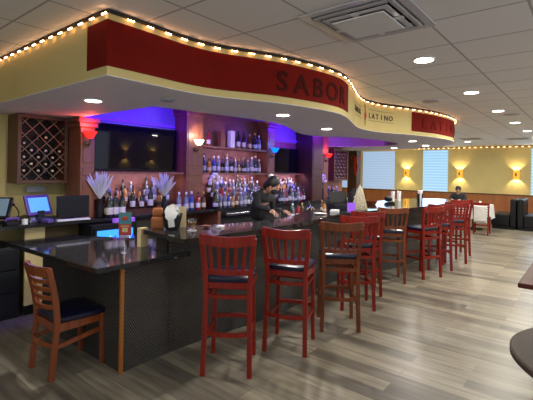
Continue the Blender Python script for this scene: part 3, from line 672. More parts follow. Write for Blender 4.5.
# ------------------------------------------------------------------ seats
def stool_proto(m, name='bar_stool', label=''):
    o = empty(name, (0, 0, 0), 0, label, 'bar stool')
    for s_ in (1, -1):
        obj('leg', MB().sweep(smooth_path([(-.215, .19*s_, 0), (-.195, .182*s_, .35), (-.185, .176*s_, .68), (-.188, .185*s_, .80), (-.205, .2*s_, .97), (-.235, .212*s_, 1.115)], 3), .04, .034, (1, 0, 0)), m, o, bevel=.004)
        obj('leg', MB().sweep([(.20, .185*s_, 0), (.175, .17*s_, .715)], .036, .036, (1, 0, 0)), m, o, bevel=.004)
        obj('stretcher', MB().sweep([(-.195, .181*s_, .30), (.19, .179*s_, .30)], .02, .03), m, o)
        obj('stretcher', MB().sweep([(-.186, .177*s_, .62), (.178, .172*s_, .62)], .02, .028), m, o)
    arc = lambda x, z, b_, w_: smooth_path([(x, -w_, z), (x+b_*.75, -w_*.5, z), (x+b_, 0, z), (x+b_*.75, w_*.5, z), (x, w_, z)], 3)
    obj('stretcher', MB().sweep(arc(-.195, .34, -.04, .18), .022, .034), m, o); obj('stretcher', MB().sweep(arc(.19, .34, .04, .178), .024, .034), m, o)
    obj('stretcher', MB().sweep(arc(-.186, .64, -.03, .175), .02, .03), m, o); obj('stretcher', MB().sweep([(.178, -.17, .6), (.178, .17, .6)], .02, .028), m, o)
    seat = [(-.185, -.165), (-.19, .165), (-.1, .195), (.08, .21), (.19, .195), (.215, .12), (.22, 0), (.215, -.12), (.19, -.195), (.08, -.21), (-.1, -.195)][::-1]
    seat = smooth_path(seat, 3, True)
    obj('seat_frame', MB().prism(seat, .70, .748), m, o, bevel=.004)
    cu = [(x*.97, y*.97) for x, y in seat]
    mb = MB(); k = len(cu); vs = []
    for f_, z in ((1, .748), (1.02, .765), (1.0, .785), (.85, .80), (.4, .805)): vs += [(x*f_, y*f_, z) for x, y in cu]
    fs = [tuple(range(4*k, 5*k))[::1], tuple(range(k))[::-1]]
    for i in range(4):
        for j in range(k): fs.append((k*i+j, k*i+(j+1) % k, k*i+k+(j+1) % k, k*i+k+j))
    obj('seat_cushion', mb.add(vs, fs), 'vinyl', o, smooth=True)
    obj('back_rail', MB().sweep(smooth_path([(-.19, -.185, .835), (-.215, -.09, .835), (-.222, 0, .835), (-.215, .09, .835), (-.19, .185, .835)], 3), .02, .04), m, o)
    cr = smooth_path([(-.232, -.225, 1.125), (-.25, -.15, 1.11), (-.262, 0, 1.085), (-.25, .15, 1.11), (-.232, .225, 1.125)], 3)
    obj('crest_rail', MB().sweep([(x, y, 1.083+(z-1.083)*.45) for x, y, z in cr], .024, .085), m, o, bevel=.005)
    for i in range(5):
        y = (-2+i)*.066
        obj('back_slat', MB().sweep([(-.214-.008*(1-abs(i-2)/2), y*.95, .85), (-.238-.012*(1-abs(i-2)/2), y*1.08, 1.05)], .026, .012, (1, 0, 0)), m, o)
    return o
sr = stool_proto('red_wood'); sb = stool_proto('brown_wood')
def ang(dx, dy): return math.atan2(dy, dx)
stools = [ # centre, facing, proto, label
 ((2.49, 2.39), ang(.82, .58), sr, 'red slat-back bar stool nearest the camera, first at the raised bar'),
 ((3.15, 2.235), ang(.93, .37), sr, 'second red slat-back bar stool, with blue sheen on its seat'),
 ((3.91, 2.15), ang(.80, .60), sb, 'brown slat-back bar stool between the second red stool and a red one'),
 ((4.62, 2.30), ang(.80, .60), sr, 'red bar stool directly behind the nearer brown stool'),
 ((5.23, 2.47), ang(.82, .57), sr, 'red bar stool mostly hidden, just in front of the far brown stool'),
 ((6.07, 2.45), ang(.84, .54), sb, 'lighter brown bar stool midway along the bar, farther of the two brown ones'),
 ((6.71, 2.16), ang(.43, .90), sr, 'red bar stool turned sideways showing its shiny seat, beyond the far brown one'),
 ((7.43, 2.15), ang(.82, .57), sr, 'red bar stool with light showing through its back slats'),
 ((8.2, 2.10), ang(.80, .60), sr, 'red bar stool near the far rounded end of the bar'),
 ((9.05, 2.22), ang(.80, .60), sr, 'farthest red bar stool, at the rounded end of the bar'),
]
used = set()
for (x, y), a, pr, lb in stools:
    if id(pr) not in used: used.add(id(pr)); pr.location = (x, y, 0); pr.rotation_euler = (0, 0, a); pr['label'] = lb; pr['group'] = 'bar stools along the bar'
    else: dup(pr, (x, y, 0), a, lb, 'bar stools along the bar')
def dining_chair(m, label, loc, rz, group=None):
    o = empty('dining_chair', loc, rz, label, 'chair', group)
    for s_ in (1, -1):
        obj('leg', MB().sweep(smooth_path([(-.222, .175*s_, 0), (-.20, .178*s_, .25), (-.185, .18*s_, .44), (-.21, .188*s_, .66), (-.265, .20*s_, .88)], 3), .032, .044, (1, 0, 0)), m, o, bevel=.004)
        obj('leg', MB().sweep([(.195, .185*s_, 0), (.19, .18*s_, .43)], .04, .04, (1, 0, 0)), m, o, bevel=.004)
        obj('stretcher', MB().sweep([(-.205, .177*s_, .25), (.19, .178*s_, .30)], .018, .034), m, o)
        obj('seat_rail', MB().sweep([(-.19, .178*s_, .40), (.19, .178*s_, .40)], .024, .065), m, o)
    obj('stretcher', MB().sweep(smooth_path([(-.21, -.175, .27), (-.25, 0, .27), (-.21, .175, .27)], 5), .018, .036), m, o)
    obj('seat_rail', MB().sweep([(.19, -.17, .40), (.19, .17, .40)], .024, .065), m, o); obj('seat_rail', MB().sweep([(-.185, -.17, .40), (-.185, .17, .40)], .024, .065), m, o)
    cu = smooth_path([(-.18, -.175), (0, -.215), (.19, -.215), (.205, -.15), (.21, 0), (.205, .15), (.19, .215), (0, .215), (-.18, .175), (-.185, 0)], 3, True)
    k = len(cu); vs = []; fs = [tuple(range(4*k, 5*k)), tuple(range(k))[::-1]]
    for f_, z in ((.96, .435), (1.01, .45), (1.0, .475), (.85, .49), (.4, .497)): vs += [(x*f_, y*f_, z) for x, y in cu]
    for i in range(4):
        for j in range(k): fs.append((k*i+j, k*i+(j+1) % k, k*i+k+(j+1) % k, k*i+k+j))
    obj('seat_cushion', MB().add(vs, fs), 'vinyl', o, smooth=True)
    for z, x, h_ in ((.56, -.195, .03), (.635, -.205, .03), (.705, -.222, .03), (.77, -.238, .03), (.85, -.258, .075)):
        w_ = .178 if z < .8 else .2
        obj('back_slat' if z < .8 else 'crest_rail', MB().sweep(smooth_path([(x, -w_, z), (x-.035, -w_*.5, z), (x-.045, 0, z), (x-.035, w_*.5, z), (x, w_, z)], 4), .016, h_), m, o)
    return o
ch = dining_chair('chair_wood', 'orange-brown ladder-back dining chair with black seat at the low granite counter', (1.60, 3.41, 0), math.radians(1))
c2 = dining_chair('red_wood', 'red ladder-back dining chair at the far white-covered table, behind the last stools', (11.98, 2.92, 0), math.radians(35))
c3 = dup(c2, (12.55, 2.42, 0), math.radians(5), 'dark red dining chair draped with a white garment at the far table')
# ------------------------------------------------------------------ far dining area
def cloth_table(cx_, cy_, lx, ly, label, lblc, drop=.35):
    t_ = empty('dining_table', (cx_, cy_, 0), 0, label, 'table')
    obj('tabletop', MB().box(-lx/2, lx/2, -ly/2, ly/2, .71, .74), 'table_dark', t_)
    obj('pedestal', MB().lathe([(.25, 0), (.25, .03), (.04, .05), (.04, .68), (.15, .709)], 12), 'black', t_)
    mb = MB(); ring = []
    n_ = 64; 
    def pr(tt, off_):
        a = 2*PI*tt; c_, s_ = math.cos(a), math.sin(a); p = 8
        r_ = (abs(c_)**p+abs(s_)**p)**(-1/p); return (r_*c_*(lx/2+off_), r_*s_*(ly/2+off_))
    vs = []
    for k, (z, o_, wv) in enumerate(((.746, .0, 0), (.743, .008, 0), (.6, .02, .008), (.74-drop, .03, .02))):
        for j in range(n_):
            x_, y_ = pr(j/n_, o_+wv*math.sin(j*2*PI/n_*11)); vs.append((x_, y_, z))
    fs = [tuple(range(n_))]
    for i in range(3):
        for j in range(n_): fs.append((n_*i+j, n_*i+(j+1) % n_, n_*i+n_+(j+1) % n_, n_*i+n_+j))
    tag(obj('tablecloth', MB().add(vs, fs), 'cloth', None, (cx_, cy_, 0)), lblc, 'tablecloth')
cloth_table(13.6, 2.85, 1.0, .95, 'far dining table under a white cloth beside the black booth', 'white tablecloth on the far table beside the black booth', .4)
cloth_table(13.6, 5.0, 1.3, .9, 'dining table by the pale window behind the far bar end', 'white tablecloth on the table by the pale window')
g = tag(obj('white_garment', MB().box(-.045, -.03, -.17, .15, .36, .78).box(-.075, .0, -.17, .15, .78, .80).box(-.09, -.075, -.16, .15, .40, .79), 'cloth', None, (12.245, 2.40, 0), (0, 0, math.radians(5)), bevel=.01), 'white garment with dark print hung over a chair back at the far table', 'garment')
def booth(x, y, rz, label):
    o = empty('booth_seat', (x, y, 0), rz, label, 'booth')
    obj('seat', MB().box(-.25, .25, -.6, .6, .10, .45), 'black', o, bevel=.03); obj('backrest', MB().box(.26, .42, -.6, .6, .06, .93), 'black', o, bevel=.04); obj('plinth', MB().box(-.22, .4, -.58, .58, 0, .06).box(-.22, .25, -.58, .58, .06, .098), 'black', o)
    return o
booth(14.85, 2.24, -PI/2, 'black leather booth bench facing the white table, back against the other booth')
booth(14.85, 1.37, PI/2, 'black leather booth bench at the right edge, facing away from the white table')
# T shaped column with bows
o = empty('dark_column', (12, 6.07, 0), 0, 'dark square column with flat wide hood between the far windows', 'column')
obj('shaft', MB().box(-.15, .15, -.16, .16, 0, 2.40), 'dark_post', o); obj('hood', MB().box(-.4, .4, -.48, .48, 2.40, 2.48).box(-.2, .2, -.2, .2, 2.48, CEIL-.005), 'dark_post', o, bevel=.01)
def bow(x, y, z, m, label, tail=.5):
    o = empty('ribbon_bow', (x, y, z), 0, label, 'bow')
    mb = MB()
    for s_ in (1, -1):
        mb.sweep(smooth_path([(0, 0, 0), (0, s_*.08, .07), (0, s_*.16, .05), (0, s_*.14, -.03), (0, 0, 0)], 4), .05, .012, (0, 0, 1))
    obj('loops', mb, m, o); obj('knot', MB().ball((-.02, 0, 0), .035, 8), m, o)
    obj('tails', MB().sweep(smooth_path([(0, .01, -.02), (-.01, .03, -tail*.5), (0, .0, -tail)], 3), .05, .01, (1, 0, 0)).sweep(smooth_path([(0, -.01, -.02), (-.01, -.05, -tail*.4), (0, -.04, -tail*.8)], 3), .05, .01, (1, 0, 0)), m, o)
bow(11.8, 5.92, 2.12, 'bow', 'bright red ribbon bow with long tails on the dark column', .55)
bow(11.8, 6.30, 2.12, 'dark_post', 'dark maroon bow on the shaded edge of the column', .15)
# amber wall sconces
def amber_sconce(x, y, z, rz, label, light=True, grp=None):
    o = empty('amber_wall_sconce', (x, y, z), rz, label, 'sconce', grp)
    pr = [(-.0, .10), (-.06, .095), (-.10, .06), (-.115, 0), (-.10, -.06), (-.06, -.095), (0, -.10)]
    arc = smooth_path(pr, 3); inn = [(a*.9, b_*.9) for a, b_ in arc][::-1]
    obj('lamp_shade', MB().prism(arc+inn, -.17, .17), 'amber', o)
    obj('back_plate', MB().box(-.006, 0, -.07, .07, -.15, .15), 'bronze', o)
    obj('bulb', MB().ball((-.06, 0, .09), .028, 8).ball((-.06, 0, -.09), .028, 8), 'amber_core', o)
    obj('emblem', MB().box(-.122, -.117, -.025, .025, -.06, .06), 'bronze', o)
    dirv = (math.cos(rz), math.sin(rz))
    for s_ in (1, -1):
        d_ = bpy.data.lights.new('sconce_lamp', 'SPOT'); d_.energy = 38; d_.color = (1, .75, .36); d_.spot_size = math.radians(125); d_.spot_blend = .35; d_.shadow_soft_size = .02
        q_ = bpy.data.objects.new('sconce_lamp', d_); col.objects.link(q_); q_.location = (x-dirv[0]*.09, y-dirv[1]*.09, z+s_*.10); q_.rotation_euler = (PI if s_ > 0 else 0, 0, 0)
for y, lb in ((6.08, 'amber wall sconce between the pale window and the bright window'), (4.02, 'amber wall sconce above the seated diner, right of the bright window'), (2.15, 'amber wall sconce above the black booth at the right'),):
    amber_sconce(XF-.001, y, 1.68, 0, lb)
for x, lb in ((8.06, 'amber sconce on the wall opposite, left reflection in the large television'), (9.2, 'amber sconce on the wall opposite, right reflection in the television'), (10.7, 'amber sconce on the opposite wall, rightmost reflection')):
    amber_sconce(x, YR+.001, 1.75, -PI/2, lb)
# ------------------------------------------------------------------ tables right edge
o = empty('round_table', (2.62, -.21, 0), 0, 'round dark table cut off by the lower right corner', 'table')
obj('tabletop', MB().lathe([(.001, .70), (.55, .70), (.56, .71), (.56, .735), (.55, .742), (.001, .742)], 64), 'table_dark', o); obj('pedestal', MB().lathe([(.28, 0), (.28, .02), (.04, .05), (.04, .66), (.2, .699)], 16), 'black', o)
o = empty('square_table', (4.62, .02, 0), 0, 'dark wooden square table at the right edge of the view', 'table')
obj('tabletop', MB().box(-.62, .62, -.47, .47, .70, .742), 'burgundy', o, bevel=.008); obj('pedestal', MB().lathe([(.28, 0), (.28, .02), (.04, .05), (.04, .66), (.2, .699)], 16), 'black', o)
# ------------------------------------------------------------------ left counter things
o = empty('black_cabinet', (1.0, 4.9, 0), 0, 'black metal cabinet at the left edge under the back counter', 'cabinet')
obj('body', MB().box(-1.2, .74, -.0, .55-.0, 0, .78), 'black_cab', o, bevel=.004)
for z in (.06, .30, .54): obj('drawer', MB().box(-.5, .71, -.018, -.001, z, z+.22), 'black_cab', o, bevel=.003)
def monitor(x, y, z, rz, label):
    o = empty('computer_monitor', (x, y, z), rz, label, 'monitor')
    obj('housing', MB().box(-.19, .19, -.02, .02, .03, .29), 'black', o, bevel=.006); obj('stand', MB().box(-.08, .08, .0205, .10, 0, .015).box(-.03, .03, .021, .04, .0151, .14), 'black', o)
monitor(2.30, 4.855, CZ+.001, 0, 'black computer monitor seen from behind on the back counter')
def pos(x, y, z, rz, label, tilt=-20):
    o = empty('cash_register', (x, y, z), rz, label, 'register')
    obj('base', MB().box(-.12, .12, -.10, .12, 0, .05), 'navy_fabric', o, bevel=.01)
    h_ = MB().box(-.16, .16, -.015, .015, 0, .24)
    scr = obj('terminal', h_, 'violet_case', o, loc=(0, .02, .07), rot=(math.radians(tilt), 0, 0), bevel=.008)
    obj('screen', MB().box(-.125, .125, -.0185, -.0155, .035, .205), 'screen_blue', scr)
    obj('neck', MB().box(-.04, .04, 0.0, .05, .045, .12), 'navy_fabric', o)
M['violet_case'] = mat('dark_violet_case', (.10, .05, .28), .35)
pos(1.99, 4.97, CZ+.001, math.radians(18), 'violet cased register terminal with bright blue screen')
M['screen_dim'] = mat('dim_screen', (.1, .14, .16), .15, emit=(.14, .22, .28), es=.5)
o = empty('touch_terminal', (1.45, 4.95, CZ+.001), math.radians(-35), 'tilted touch terminal cut off by the left edge of the view', 'register')
obj('stand', MB().box(-.08, .08, -.02, .14, 0, .03).box(-.03, .03, .03, .08, .03, .13), 'black', o)
s_ = obj('housing', MB().box(-.20, .20, -.02, .02, 0, .26), 'black', o, loc=(0, -.02, .07), rot=(math.radians(-35), 0, 0), bevel=.01); obj('screen', MB().box(-.17, .17, -.024, -.0205, .025, .235), 'screen_dim', s_)
tag(obj('keyboard', MB().box(-.19, .19, -.035, .035, 0, .02), 'white', None, (2.28, 4.91-.0, CZ+.001), (0, 0, math.radians(-4)), bevel=.004), 'white computer keyboard in front of the black monitor', 'keyboard')
tag(obj('card_reader', MB().box(-.04, .04, -.06, .06, 0, .04), 'violet_case', None, (2.06, 4.90, CZ+.052), (0, 0, .3), bevel=.006), 'small dark card reader at the foot of the violet register', 'card reader').location.z = CZ+.001
bpy.data.objects['card_reader'].location = (1.98, 4.79, CZ+.001)
bpy.data.objects['keyboard'].location = (2.27, 4.787, CZ+.001)
o = empty('desk_microphone', (1.75, 5.02, CZ+.001), 0, 'black gooseneck microphone between the two registers', 'microphone')
obj('base', MB().lathe([(.05, 0), (.05, .015), (.02, .03)], 14), 'black', o); obj('gooseneck', MB().tube(smooth_path([(0, 0, .03), (.02, 0, .10), (-.02, -.03, .17), (-.05, -.04, .2)], 4), .006), 'black', o); obj('head', MB().ball((-.055, -.042, .205), .018, 8), 'black', o)
for x, y, m_, lb, h_ in ((1.63, 4.93, 'black', 'small black device beside the left terminal', .07), (1.84, 4.86, 'steel', 'small grey device on the counter before the registers', .06)):
    tag(obj('counter_device', MB().box(-.045, .045, -.04, .04, 0, h_*.6).box(-.03, .03, -.03, .02, h_*.6, h_), m_, None, (x, y, CZ+.001), (0, 0, .3), bevel=.005), lb, 'device')
tag(obj('wall_poster', MB().box(1.40, 1.62, 5.485, 5.4995, 1.30, 1.85), 'wall_grey'), 'pale grey notice board on the yellow wall at the left edge', 'notice board')
tag(obj('wall_tv_box', MB().box(2.0, 2.22, 5.44, 5.4995, 1.34, 1.42), 'wall_grey', bevel=.004), 'grey junction box on the yellow wall below the wine rack', 'box')
bpy.data.objects['wall_tv_box'].name = 'junction_box'
# cooler
o = empty('bottle_cooler', (2.66, 4.62, 0), 0, 'black under-counter cooler with bright blue lit glass front', 'cooler')
obj('cabinet', MB().box(-.25, .36, .0, .40, 0, .972), 'black', o, bevel=.005)
M['cooler_glow'] = mat('cooler_glow', (.05, .2, .4), .3, emit=(.03, .27, .95), es=1.6)
gl = obj('lit_door', MB().box(-.19, .30, -.012, -.001, .42, .90), 'cooler_glow', o)
M['cooler_dark'] = mat('cooler_bottle', (.02, .05, .3), .3, emit=(.01, .07, .55), es=.8)
M['cooler_pale'] = mat('cooler_label', (.5, .7, .9), .3, emit=(.25, .65, 1), es=1.2)
mb = MB(); mc = MB()
for i in range(8):
    for z in (.47, .69):
        (mb if (i*3+int(z*10)) % 4 else mc).lathe([(.02, 0), (.022, .01), (.022, .09), (.008, .12), (.008, .14)], 8, (-.15+i*.062, -.035, z))
obj('cooler_bottles', mb, 'cooler_dark', o)['kind'] = 'stuff'; obj('cooler_bottles', mc, 'cooler_pale', o)['kind'] = 'stuff'
obj('door_frame', MB().box(-.22, -.191, -.02, -.001, .39, .93).box(.301, .33, -.02, -.001, .39, .93).box(-.19, .30, -.02, -.013, .901, .93).box(-.19, .30, -.02, -.013, .39, .419), 'black', o)
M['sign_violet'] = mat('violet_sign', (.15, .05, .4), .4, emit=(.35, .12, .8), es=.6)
o = tag(obj('small_sign_box', MB().box(2.72, 3.0, 4.63, 4.70, .9735, 1.025), 'sign_violet', bevel=.004), 'small violet and red box sign on top of the blue lit cooler', 'sign')
# table tent card
o = empty('table_card', (2.03, 3.29, .8985), YAW-PI/2+.15, 'teal and red promotional card on a metal stand on the low counter', 'card')
obj('stand', MB().lathe([(.03, 0), (.03, .005), (.004, .008), (.004, .11)], 12).box(-.03, .03, -.004, .004, .1, .112), 'chrome', o)
obj('card_top', MB().box(-.042, .042, -.002, .002, .195, .275), 'teal', o); obj('card_bottom', MB().box(-.042, .042, -.002, .002, .115, .1945), 'cardred', o)
obj('card_picture', MB().ball((0, -.004, .235), .018, 8, (1.2, .15, .8)), 'cardred', o); obj('card_print', MB().box(-.018, .018, -.0045, -.0025, .14, .17).box(-.028, .028, -.0045, -.0025, .178, .184), 'cream', o)
o.scale = (1.3,)*3
# napkin holder on the bar
o = empty('napkin_caddy', (2.48, 3.19, BZ+.001), -.7, 'black caddy with white napkins hanging out at the bar corner', 'caddy')
obj('bin', MB().lathe([(.05, 0), (.06, .005), (.085, .135), (.08, .135), (.05, .02), (.001, .01)], 4), 'black', o)
obj('napkin', MB().sweep(smooth_path([(.02, .0, .14), (.0, -.06, .165), (-.01, -.092, .11), (0, -.098, .03)], 4), [.11]*7+[.09]*2+[.05]*4, .006, (0, -1, .3)), 'cloth', o, label='white cloth napkin')
obj('napkin', MB().box(-.05, .04, -.03, .03, .12, .17), 'cloth', o, rot=(0, .15, 0))
o.scale = (1.15,)*3
tag(obj('menu_box', MB().box(-.035, .035, -.015, .015, 0, .21), 'cream', None, (2.63, 3.22, BZ+.001), (0, 0, -.6), bevel=.002), 'pale upright menu block right of the black napkin caddy', 'menu')
tag(obj('leather_pouch', MB().box(-.06, .06, -.035, .035, 0, .05).box(-.05, .05, -.03, .03, .051, .085), 'terra', None, (2.60, 3.26, BZ+.19), (0, 0, -.7), bevel=.012), 'orange leather check holders stacked behind the napkin caddy', 'check holder').location = (2.40, 3.315, BZ+.001)
bpy.data.objects['leather_pouch'].scale = (1, 1, 2.4)
# drink jar
o = empty('drink_jar', (2.56, 2.99, BZ+.001), 0, 'clear glass holding amber drink on the bar corner', 'glass')
obj('glass', MB().lathe([(.028, 0), (.036, .004), (.03, .02), (.034, .03), (.042, .11), (.039, .11), (.031, .034), (.001, .03)], 18), 'clear', o, smooth=True)
obj('drink', MB().lathe([(.029, .036), (.035, .078), (.001, .078)], 16), 'tea', o); obj('foot', MB().lathe([(.045, 0), (.045, .003), (.03, .004)], 16), 'white', o)
for x, y, lb in ((2.80, 3.05, 'small round brown dish on the bar right of the drink glass'), ):
    tag(obj('small_dish', MB().lathe([(.02, 0), (.045, .02), (.042, .022), (.001, .008)], 16), 'brickred', None, (x, y, BZ+.001)), lb, 'dish')
tag(obj('phone_tray', MB().box(-.05, .05, -.03, .03, 0, .02), 'white', None, (2.90, 2.95, BZ+.001), (0, 0, .5), bevel=.004), 'small white tray of packets on the bar', 'tray')
tag(obj('glass_tumbler', MB().lathe([(.028, 0), (.034, .1), (.031, .1), (.026, .01), (.001, .01)], 14), 'clear', None, (3.80, 2.90, BZ+.001)), 'clear tumbler on the bar near the bartender hand', 'glass')
# work surface behind the bar
o = empty('ice_bin', (4.9, 3.72, 0), .25, 'stainless steel sink unit behind the bar beside the bartender', 'sink')
o.location = (5.6, 3.75, 0)
obj('body', MB().box(-.45, .45, -.22, .22, 0, .86), 'steel', o, bevel=.01); obj('splashback', MB().box(-.45, .45, -.26, -.221, .0, .98), 'steel', o); obj('tap', MB().tube(smooth_path([(0, -.2, .86), (0, -.2, 1.02), (0, -.13, 1.08), (0, -.06, 1.03)], 4), .012), 'chrome', o)
# register and things on far bar
o = empty('cash_register', (6.0, 3.1, BZ+.001), -.6, 'black register on the bar beside the champagne cone tree', 'register')
obj('base', MB().box(-.16, .16, -.15, .15, 0, .08), 'black', o, bevel=.01); obj('terminal', MB().box(-.16, .16, -.015, .015, 0, .2), 'black', o, loc=(0, .05, .085), rot=(-.3, 0, 0), bevel=.01)
o.location = (5.75, 3.15, BZ+.001)
o = empty('cone_tree', (5.9, 2.88, BZ+.001), 0, 'champagne coloured tinsel cone tree standing on the bar', 'decoration')
cn = MB().lathe([(.125, .0), (.128, .01), (.09, .15), (.045, .33), (.008, .37)], 20); obj('cone', cn, 'gold_tinsel', o, smooth=True); obj('topper', MB().ball((0, 0, .38), .016, 8), 'gold_tinsel', o)
tag(obj('black_bag', MB().ball((0, 0, .16), .15, 12, (1, .8, 1)).box(-.13, .13, -.09, .09, 0.0, .2), 'black_fabric', None, (6.55, 3.28, BZ+.001)), 'black cloth-covered bundle on the bar behind the cone tree', 'bag')
for x, y, lb, h_, m_ in ((5.2, 2.93, 'white paper box at the bar bend in front of the register', .035, 'white'), (6.15, 3.3, 'white condiment box by the black register on the bar', .15, 'white'), (7.5, 3.0, 'dark flat tray on the far bar top', .04, 'black'), (7.0, 3.2, 'round brown basket on the far bar', .07, 'brown_wood')):
    tag(obj('bar_box' if m_ == 'white' else 'serving_tray', MB().box(-.09, .09, -.06, .06, 0, h_) if 'round' not in lb else MB().lathe([(.09, 0), (.13, h_), (.12, h_), (.08, .01), (.001, .01)], 18), m_, None, (x, y, BZ+.001), (0, 0, .4), bevel=.004), lb, 'box' if m_ == 'white' else 'tray')
for i, (x, y, lb) in enumerate(((8.25, 3.28, 'white cup stack on the far bar, left one'), (8.4, 3.2, 'white cup stack on the far bar, right one'))):
    tag(obj('cup_stack', MB().lathe([(.035, 0), (.045, .2), (.05, .205), (.001, .21)], 14), 'white', None, (x, y, BZ+.001)), lb, 'cups')
tag(obj('black_pouch', MB().ball((0, 0, .05), .1, 12, (1, .8, .6)), 'black', None, (7.95, 3.25, BZ+.012)), 'rounded black object left of the white cup stacks', 'bag')
o = empty('napkin_caddy', (8.95, 2.95, BZ+.001), .5, 'black caddy with white napkins near the far end of the bar', 'caddy')
obj('bin', MB().box(-.07, .07, -.05, .05, 0, .15), 'black', o, bevel=.006); obj('napkin', MB().box(-.09, .02, -.045, .045, .151, .22), 'cloth', o, bevel=.01)
obj('bottle', MB().lathe([(.02, .0), (.02, .18), (.01, .22)], 10, (-.11, 0, 0)), 'white', o)

# ------------------------------------------------------------------ people
def with_skin(name, V, E, m, parent, sub=2):
    # a mesh needs its skin layer: create via temporary modifier-safe bmesh layer
    import bmesh
    me = bpy.data.meshes.new(name); bm = bmesh.new(); lay = bm.verts.layers.skin.verify(); vs = []
    for v in V:
        q_ = bm.verts.new(v[:3]); q_[lay].radius = (v[3], v[3]) if not isinstance(v[3], tuple) else v[3]; vs.append(q_)
    vs[0][lay].use_root = True
    for a, b_ in E: bm.edges.new((vs[a], vs[b_]))
    bm.to_mesh(me); bm.free()
    o = bpy.data.objects.new(name, me); col.objects.link(o); o.parent = parent; me.materials.append(M[m])
    md = o.modifiers.new('skin', 'SKIN'); md.use_smooth_shade = True
    s_ = o.modifiers.new('sub', 'SUBSURF'); s_.levels = sub; s_.render_levels = sub
    return o
def head(parent, c_, yawd, pitch, hair=True, mask=False):
    hd = obj('head', MB().ball((0, 0, 0), .1, 20, (.95, .80, 1.18)).ball((.088, 0, -.01), .018, 8, (1, .8, 1.3)).ball((.0, .082, -.01), .022, 8, (.8, .3, 1.3)).ball((0, -.082, -.01), .022, 8, (.8, .3, 1.3)).ball((.06, 0, -.075), .035, 10, (1, 1.1, .8)), 'skin', parent, c_, (0, pitch, yawd), smooth=True)
    obj('eyes', MB().ball((.083, .03, .012), .010, 8).ball((.083, -.03, .012), .010, 8), 'hair', hd)
    obj('hair', MB().ball((-.018, 0, .03), .108, 18, (.95, .88, 1.05)).ball((-.085, 0, -.03), .055, 12, (1, 1.2, 1.5)), 'hair', hd, smooth=True)
    if mask: obj('face_mask', MB().ball((.05, 0, -.05), .06, 14, (.95, 1.15, .95)), 'black_fabric', hd, smooth=True)
    else: obj('mouth', MB().ball((.085, 0, -.055), .014, 8, (.5, 1.4, .4)), 'brickred', hd)
    return hd
def hand(parent, wrist, direction, side, name='hand'):
    d_ = Vector(direction).normalized(); up = Vector((0, 0, 1)); a = d_.cross(up).normalized(); nrm = a.cross(d_)
    w_ = Vector(wrist); V = [(*w_, .024), (*(w_+d_*.05), (.018, .036)), (*(w_+d_*.085), (.016, .036))]
    E = [(0, 1), (1, 2)]
    o = with_skin(name, [(*w_, .024), (*(w_+d_*.045), .03), (*(w_+d_*.085), .03)], E, 'skin', parent, 2)
    mb = MB()
    for k, (off_, ln) in enumerate(((-.027, .062), (-.009, .072), (.009, .068), (.027, .052))):
        p0 = w_+d_*.09+a*off_; p1 = p0+d_*ln*.55-nrm*.008; p2 = p1+d_*ln*.4-nrm*.022
        mb.tube([p0-d_*.02, p0, p1, p2], [.009, .009, .0085, .006], 8)
    t0 = w_+d_*.03+a*.03*side; mb.tube([t0-a*.01*side, t0+a*.02*side+d_*.02, t0+a*.025*side+d_*.05], [.011, .010, .007], 8)
    obj('fingers', mb, 'skin', o, smooth=True); return o
# bartender: faces -Y leaning toward the bar
P1 = empty('person', (4.5, 3.82, 0), 0, 'bartender in black clothes and black mask leaning over behind the bar', 'person')
V = [(0, .02, .92, .135), (0, -.03, 1.10, .135), (0, -.09, 1.25, .15), (-.01, -.15, 1.34, .10), (-.03, -.22, 1.42, .05),
     (-.15, -.12, 1.30, .07), (.15, -.12, 1.30, .07), (-.24, -.22, 1.16, .052), (.23, -.1, 1.06, .052), (-.22, -.42, 1.13, .042), (.16, -.34, 1.08, .042)]
E = [(0, 1), (1, 2), (2, 3), (3, 4), (3, 5), (3, 6), (5, 7), (6, 8), (7, 9), (8, 10)]
with_skin('body', [(0, .02, .92, .12), (0, -.09, 1.25, .12), (-.01, -.15, 1.34, .06), (-.025, -.24, 1.43, .045)], [(0, 1), (1, 2), (2, 3)], 'skin', P1)
with_skin('hooded_jacket', V[:4]+[(-.015, -.18, 1.375, .062)]+V[5:], E, 'black_fabric', P1)
with_skin('trousers', [(0, .02, .94, .13), (-.09, .03, .80, .09), (.09, .03, .80, .09), (-.10, .02, .45, .062), (.10, .04, .45, .062), (-.10, .06, .06, .05), (.10, .08, .06, .05), (-.10, -.05, .04, .04), (.10, -.03, .04, .04)], [(0, 1), (0, 2), (1, 3), (2, 4), (3, 5), (4, 6), (5, 7), (6, 8)], 'black_fabric', P1)
head(P1, (-.03, -.31, 1.45), -PI/2+.25, .5, mask=True)
hand(P1, (-.22, -.43, 1.125), (-.25, -1, -.35), 1); hand(P1, (.155, -.36, 1.08), (-.2, -1, -.1), -1)
obj('hair_bow', MB().ball((0, -.25, 1.59), .035, 8, (1.3, 1, .8)), 'white_flower', P1, label='white puff in the hair')
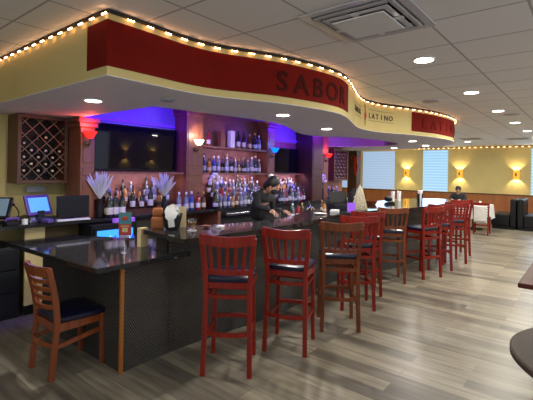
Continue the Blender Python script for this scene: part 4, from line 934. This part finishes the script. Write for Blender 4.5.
# seated diner
P2 = empty('person', (15.0, 3.62, 0), PI, 'diner in dark clothes seated at the far white table, facing the bar', 'person')
with_skin('body', [(0, 0, .55, .12), (.03, 0, .9, .12), (.04, 0, 1.04, .06), (.05, 0, 1.12, .045)], [(0, 1), (1, 2), (2, 3)], 'skin', P2)
with_skin('dark_jacket', [(0, 0, .56, .16), (.02, 0, .80, .16), (.04, 0, .97, .13), (.04, .18, .95, .075), (.04, -.18, .95, .075), (.12, .24, .78, .055), (.12, -.24, .78, .055), (.33, .14, .80, .045), (.33, -.14, .80, .045)], [(0, 1), (1, 2), (2, 3), (2, 4), (3, 5), (4, 6), (5, 7), (6, 8)], 'navy_fabric', P2)
with_skin('trousers', [(0, 0, .53, .14), (.18, .1, .50, .085), (.18, -.1, .50, .085), (.42, .11, .48, .065), (.42, -.11, .48, .065), (.42, .11, .06, .045), (.42, -.11, .06, .045), (.52, .11, .04, .04), (.52, -.11, .04, .04)], [(0, 1), (0, 2), (1, 3), (2, 4), (3, 5), (4, 6), (5, 7), (6, 8)], 'navy_fabric', P2)
head(P2, (.15, .02, 1.13), .3, .5)
hand(P2, (.33, .14, .805), (1, -.3, -.05), 1); hand(P2, (.33, -.14, .805), (1, .3, -.05), -1)
c4 = dup(c2, (15.0, 3.62, 0), PI, 'dark red dining chair under the seated diner at the far table')
for x, y, lb, m_ in ((13.5, 2.8, 'small clear tumbler on the far white table', 'clear'), (13.75, 2.7, 'white cup on the far white table', 'white')):
    tag(obj('table_glass', MB().lathe([(.03, 0), (.04, .1), (.035, .1), (.026, .01), (.001, .01)], 12), m_, None, (x, y, .7475)), lb, 'glass')

for k, x, y, lb in (('amber', 5.02, 3.0, 'amber sauce bottle on the bar bend by the white paper box'), ('brown', 5.12, 3.1, 'brown bottle on the inner edge of the bar bend'), ('clear', 6.35, 3.2, 'clear squeeze bottle on the bar behind the cone tree')):
    bottle(k, (x, y, BZ+.001), lb, None, .62)
tag(obj('bar_card', MB().box(-.06, .06, -.004, .004, 0, .13), 'sign_violet', None, (5.5, 2.82, BZ+.001), (0, 0, YAW-PI/2)), 'dull violet card standing on the bar in front of the cone tree', 'card')
tag(obj('plate', MB().lathe([(.05, 0), (.09, .015), (.088, .018), (.001, .008)], 20), 'white', None, (4.78, 2.92, BZ+.001)), 'white plate on the bar near the bend', 'plate')
for i, (k, x, y) in enumerate((('dark', 5.3, 3.80), ('clear', 5.42, 3.84), ('red', 5.55, 3.82), ('brown', 5.7, 3.84), ('dark', 5.84, 3.80), ('amber', 5.95, 3.84))):
    bottle(k, (x, y, .8605), '%s bottle standing on the steel sink unit right of the bartender' % BK[k][0], BK[k][0]+' bottles on the sink unit', .95)
o = empty('desk_telephone', (1.62, 4.80, CZ+.001), .2, 'dark desk telephone on the back counter before the left terminal', 'telephone')
obj('base', MB().box(-.07, .07, -.04, .04, 0, .04), 'black', o, bevel=.008); obj('handset', MB().tube(smooth_path([(-.06, 0, .05), (-.06, 0, .07), (.06, 0, .07), (.06, 0, .05)], 3), .014), 'violet_case', o)
tag(obj('receipt_roll', MB().lathe([(.03, 0), (.03, .06), (.008, .06), (.001, .05)], 16), 'white', None, (1.75, 4.80, CZ+.001)), 'white paper roll standing on the back counter beside the telephone', 'paper roll')
